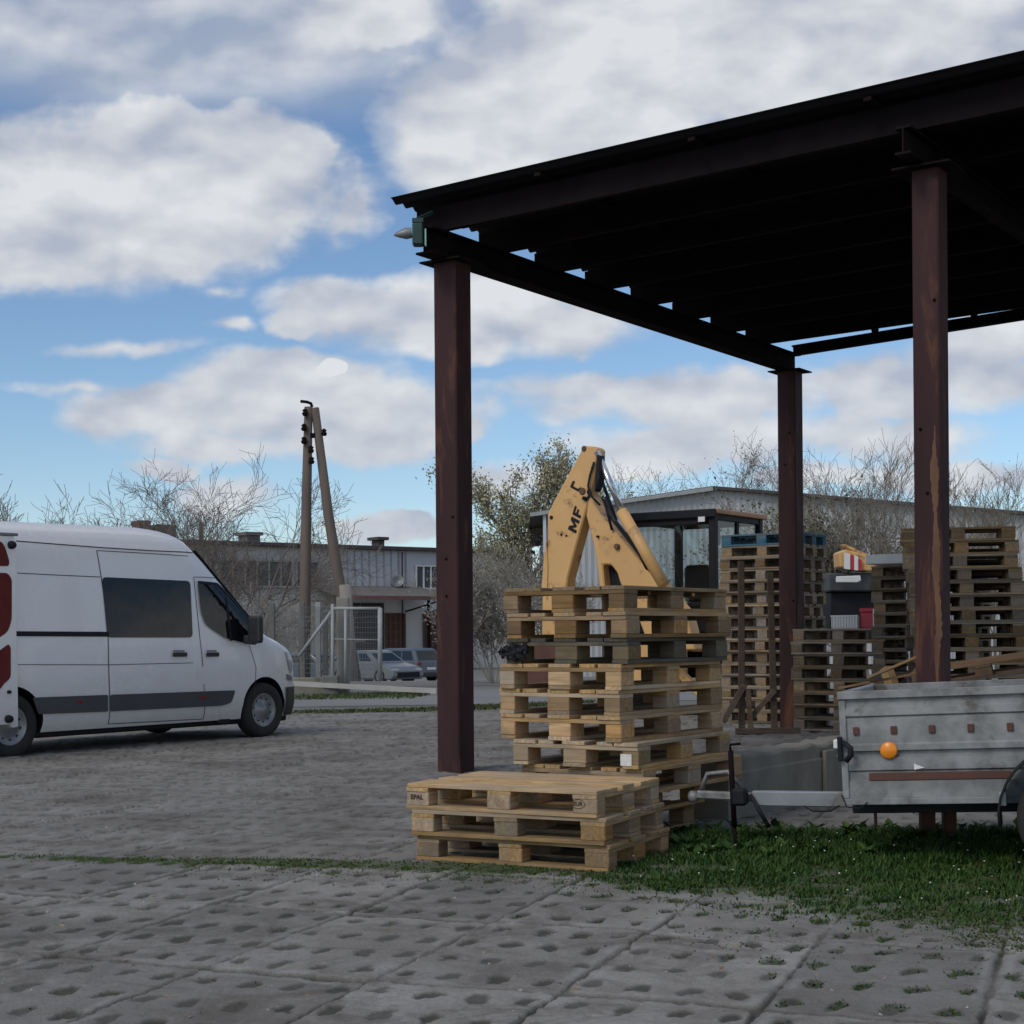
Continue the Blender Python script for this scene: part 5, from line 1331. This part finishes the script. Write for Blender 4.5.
for k in range(30):
    mb.tube([gp(333+k*1.63, 683.5), gp(333+k*1.63, 609)], .0045, 3, caps=False)
for k in range(14):
    mb.tube([gp(333, 612+k*5.2), gp(380, 612+k*5.2)], .004, 3, caps=False)
mb.build('wire_mesh', M['grey'], gt_)
cp = gp(341.5, 700)
o = MB().box((0, 0, 1.05), (.26, .26, 2.1)).build('concrete_post', M['concgrey'], None, .02); o.location = (go+gp(341.5, 640)).x, gZ+.35, -.05
tag(o, 'square concrete gate post standing where the wire gate hangs', 'post')
o = MB().box((0, 0, .2), (.34, .3, .4)).build('footing_block', M['darkpost'], None, .02); o.location = (go+gp(331, 640)).x, gZ-.1, 0
tag(o, 'dark footing block at the foot of the white gate post', 'block')
fo = G(270, 695); fe = thing('mesh_fence', 'wire mesh fence on a low concrete base running behind the van front', 'fence', fo)
L0, L1 = P(200, 600, gZ+.9)-fo, P(334, 600, gZ+.3)-fo
MB().bar(Vector((L0.x, L0.y, .12)), Vector((L1.x, L1.y, .12)), .2, .46).build('base_wall', M['concrete'], fe, .02)
for px in (272, 302, 318, 325):
    x_ = P(px, 600, gZ+.5)-fo; MB().box((x_.x, x_.y, 1.0), (.11, .11, 1.9 if px != 325 else 1.5)).build('fence_post', wt if px == 318 else M['darkpost'], fe, .01)
mb = MB()
for k in range(60):
    p_ = L0.lerp(L1, k/59); mb.tube([Vector((p_.x, p_.y, .3)), Vector((p_.x, p_.y, 1.85))], .004, 3, caps=False)
for k in range(16): mb.tube([Vector((L0.x, L0.y, .35+k*.1)), Vector((L1.x, L1.y, .35+k*.1))], .004, 3, caps=False)
mb.build('wire_mesh', M['grey'], fe)

# ================= trees
def grow(mb, p, d, L, r_, depth, prm, tips, rr):
    n = 4 if depth > 1 else 3; pts = [p.copy()]; rad = [r_]
    q = p.copy(); dd = d.copy()
    for i in range(n):
        dd = (dd+Vector((rr.gauss(0, 1), rr.gauss(0, 1), rr.gauss(0, .6)))*prm['wob']+UP*prm['up']).normalized()
        q = q+dd*(L/n); pts.append(q.copy()); rad.append(max(r_*(1-.62*(i+1)/n), prm['rmin']))
    (mb[0] if depth >= prm['depth']-0 else mb[1]).tube(pts, rad, 6 if depth >= prm['depth']-1 else 3, caps=False)
    if depth <= 0:
        tips.append((pts[-1], dd)); tips.append((pts[1], dd)); return
    k = prm['kids'][prm['depth']-depth]
    for i in range(k):
        f_ = prm['start']+(1-prm['start'])*(i+rr.random())/k if depth < prm['depth'] else prm['fork']+(1-prm['fork'])*(i+rr.random())/k
        j = min(int(f_*n), n-1); b = pts[j].lerp(pts[j+1], f_*n-j)
        ax = dd.cross(Vector((rr.gauss(0, 1), rr.gauss(0, 1), rr.gauss(0, 1))))
        if ax.length < 1e-3: continue
        nd = Matrix.Rotation(rr.uniform(*prm['ang']), 3, ax.normalized()) @ dd
        grow(mb, b, nd.normalized(), L*rr.uniform(*prm['len']), max(r_*(1-.6*f_)*.62, prm['rmin']), depth-1, prm, tips, rr)
def tree(name, lab, cat, base, height, seed, group=None, bark=M['bark'], leaves=None, nleaf=0, lsize=.06, stems=1, lean=.0, **kw):
    rr = random.Random(seed)
    prm = dict(depth=4, kids=(8, 6, 6, 5), wob=.16, up=.10, ang=(.45, 1.05), len=(.42, .68), start=.25, fork=.28, rmin=.009); prm.update(kw)
    o = thing(name, lab, cat, base, 0, group); tr_ = MB(); br = MB(); tips = []
    for s_ in range(stems):
        a = rr.uniform(0, 2*PI); d = Vector((math.cos(a)*lean, math.sin(a)*lean, 1)).normalized()
        grow((tr_, br), Vector((math.cos(a)*.15*(stems > 1), math.sin(a)*.15*(stems > 1), -.1)), d, height*prm.get('trunk', .55)*rr.uniform(.8, 1.1), height*prm.get('thick', .02), prm['depth'], prm, tips, rr)
    zs_ = sorted(v_[2] for v_ in br.v); k = height/(.6*zs_[int(len(zs_)*.985)]+.4*zs_[-1])
    for m_ in (tr_, br): m_.v = [(v_[0]*k, v_[1]*k, v_[2]*k) for v_ in m_.v]
    tr_.build('trunk', bark, o); br.build('branches', bark, o)
    if leaves:
        mb = MB()
        for _ in range(nleaf):
            p, d = tips[rr.randrange(len(tips))]; c = p*k+Vector((rr.gauss(0, 1), rr.gauss(0, 1), rr.gauss(0, 1)))*lsize*kw.get('spread', 2.2)
            a = Vector((rr.gauss(0, 1), rr.gauss(0, 1), rr.gauss(0, 1))).normalized(); b = a.cross(Vector((rr.gauss(0, 1), rr.gauss(0, 1), rr.gauss(0, 1)))).normalized(); s_ = lsize*rr.uniform(.6, 1.3)
            mb.add([c-a*s_*.5, c+b*s_*.28, c+a*s_*.5, c-b*s_*.28], [(0, 1, 2, 3)])
        mb.build('crown', leaves, o)
    return o
def tb(px, Y): return gpt(px, Y)
def th(px, py, Y): return P(px, py, Y).z-float(dip(np.array(Y)))
tree('bare_tree', 'many stemmed bare tree spreading behind the van roof before the workshop', 'tree', tb(230, 62), th(230, 466, 62), 3, stems=5, lean=.36, trunk=.5, thick=.009, kids=(7, 6, 5, 4), up=.06, rmin=.006)
tree('bare_tree', 'thin bare tree showing above the rear of the van roof', 'tree', tb(18, 58), th(18, 462, 58), 5, stems=4, lean=.35, trunk=.55, thick=.011, kids=(7, 6, 5, 4), rmin=.008)
tree('bare_tree', 'slender bare tree with few twigs beside the power pole', 'tree', tb(322, 60), th(322, 520, 60), 8, stems=2, lean=.3, thick=.008, kids=(4, 3, 3, 2), rmin=.006)
tree('budding_tree', 'tall round tree with pale spring buds right of the corner post', 'tree', tb(521, 92), th(521, 454, 92), 11, bark=M['bark2'], leaves=M['bud'], nleaf=15000, lsize=.19, stems=1, trunk=.45, thick=.018, kids=(9, 6, 6, 4), ang=(.3, .7), len=(.36, .58), rmin=.012, fork=.2, spread=1.6)
rows = [(612, 466, 118, 'bud', 1.0, 'budding tree beyond the hall just right of the digger boom tip'), (640, 470, 122, 'bud', .9, 'low budding tree beyond the hall roof between digger boom and cab'), (662, 474, 126, None, 0, 'bare tree beyond the hall roof left of the brownish conifer'),
        (718, 458, 112, 'pinegreen', 1.6, 'brownish bushy tree rising over the hall ridge'), (764, 446, 116, None, 0, 'tall thin bare tree just left of the far shed post'), (745, 466, 124, None, 0, 'short bare tree between the brownish bushy tree and the far shed post'), (820, 474, 120, 'bud', .4, 'small bare tree just right of the far shed post'),
        (700, 470, 130, None, 0, 'faint bare tree behind the brownish bushy tree')]
for i, (px, py, Y, lf, den, lab) in enumerate(rows):
    tree('bare_tree' if not lf else 'budding_tree', lab, 'tree', tb(px, Y), th(px, py, Y), 20+i, 'trees beyond the hall', M['bark2'], leaves=M[lf] if lf else None, nleaf=int(5000*den), lsize=.13, stems=3, lean=.22, trunk=.55, thick=.010, kids=(6, 5, 5, 4), rmin=.011, spread=1.2)
rows2 = [(884, 440, 60, None, 0, 'tall bare tree between the far shed post and the peeling post', .55), (868, 470, 64, None, 0, 'short bare tree left of the tall one beside the peeling post', .5), (905, 478, 58, None, 0, 'bare tree half hidden behind the peeling post', .5), (968, 452, 60, None, 0, 'bare tree with upright twigs right of the peeling post', .55),
         (1000, 468, 63, 'bud', .9, 'bare tree with greenish twig tips at the right end of the hall', .5), (948, 480, 57, 'bud', .4, 'low bare tree in front of the hall close to the leaning pallet stack', .5)]
for i, (px, py, Y, lf, den, lab, tk) in enumerate(rows2):
    tree('bare_tree', lab, 'tree', tb(px, Y), th(px, py, Y), 40+i, 'bare trees before the hall', M['bark2'], leaves=M[lf] if lf else None, nleaf=int(2500*den), lsize=.07, stems=2, lean=.16, trunk=.6, thick=.008, kids=(6, 5, 5, 3), up=.16, ang=(.3, .8), rmin=.008, spread=1.2)
tree('leafy_bush', 'tall olive green bush growing before the hall right of the far shed post', 'bush', tb(822, 66), th(822, 500, 66), 61, leaves=M['olive'], nleaf=9000, lsize=.15, stems=5, lean=.5, trunk=.5, thick=.01, kids=(7, 5, 4, 3), spread=2.4)
tree('leafy_bush', 'olive green bush growing before the hall left of the far shed post', 'bush', tb(748, 68), th(748, 494, 68), 62, leaves=M['olive'], nleaf=5000, lsize=.15, stems=4, lean=.4, trunk=.5, thick=.01, kids=(7, 5, 4, 3), spread=2.4)
tree('dry_bush', 'grey brown bare bush between the corner post and the tall pallet stack', 'bush', tb(497, 40), th(497, 556, 40), 71, bark=M['reed'], leaves=M['reed'], nleaf=5200, lsize=.07, stems=10, lean=.40, trunk=.6, thick=.006, kids=(6, 5, 4, 3), rmin=.006, up=.16, spread=2.0)
tree('dry_bush', 'greyish bush hidden behind the tall pallet stack and the digger arm', 'bush', tb(540, 44), th(540, 545, 44), 72, bark=M['reed'], leaves=M['reed'], nleaf=1800, lsize=.07, stems=7, lean=.40, trunk=.6, thick=.006, kids=(6, 5, 4, 3), rmin=.006, up=.14, spread=2.0)
tree('dry_bush', 'thin grey bush in front of the workshop wall left of the power pole', 'bush', tb(262, 48), th(262, 590, 48), 73, bark=M['reed'], stems=5, lean=.4, trunk=.6, thick=.006, kids=(5, 4, 3, 3), rmin=.006)
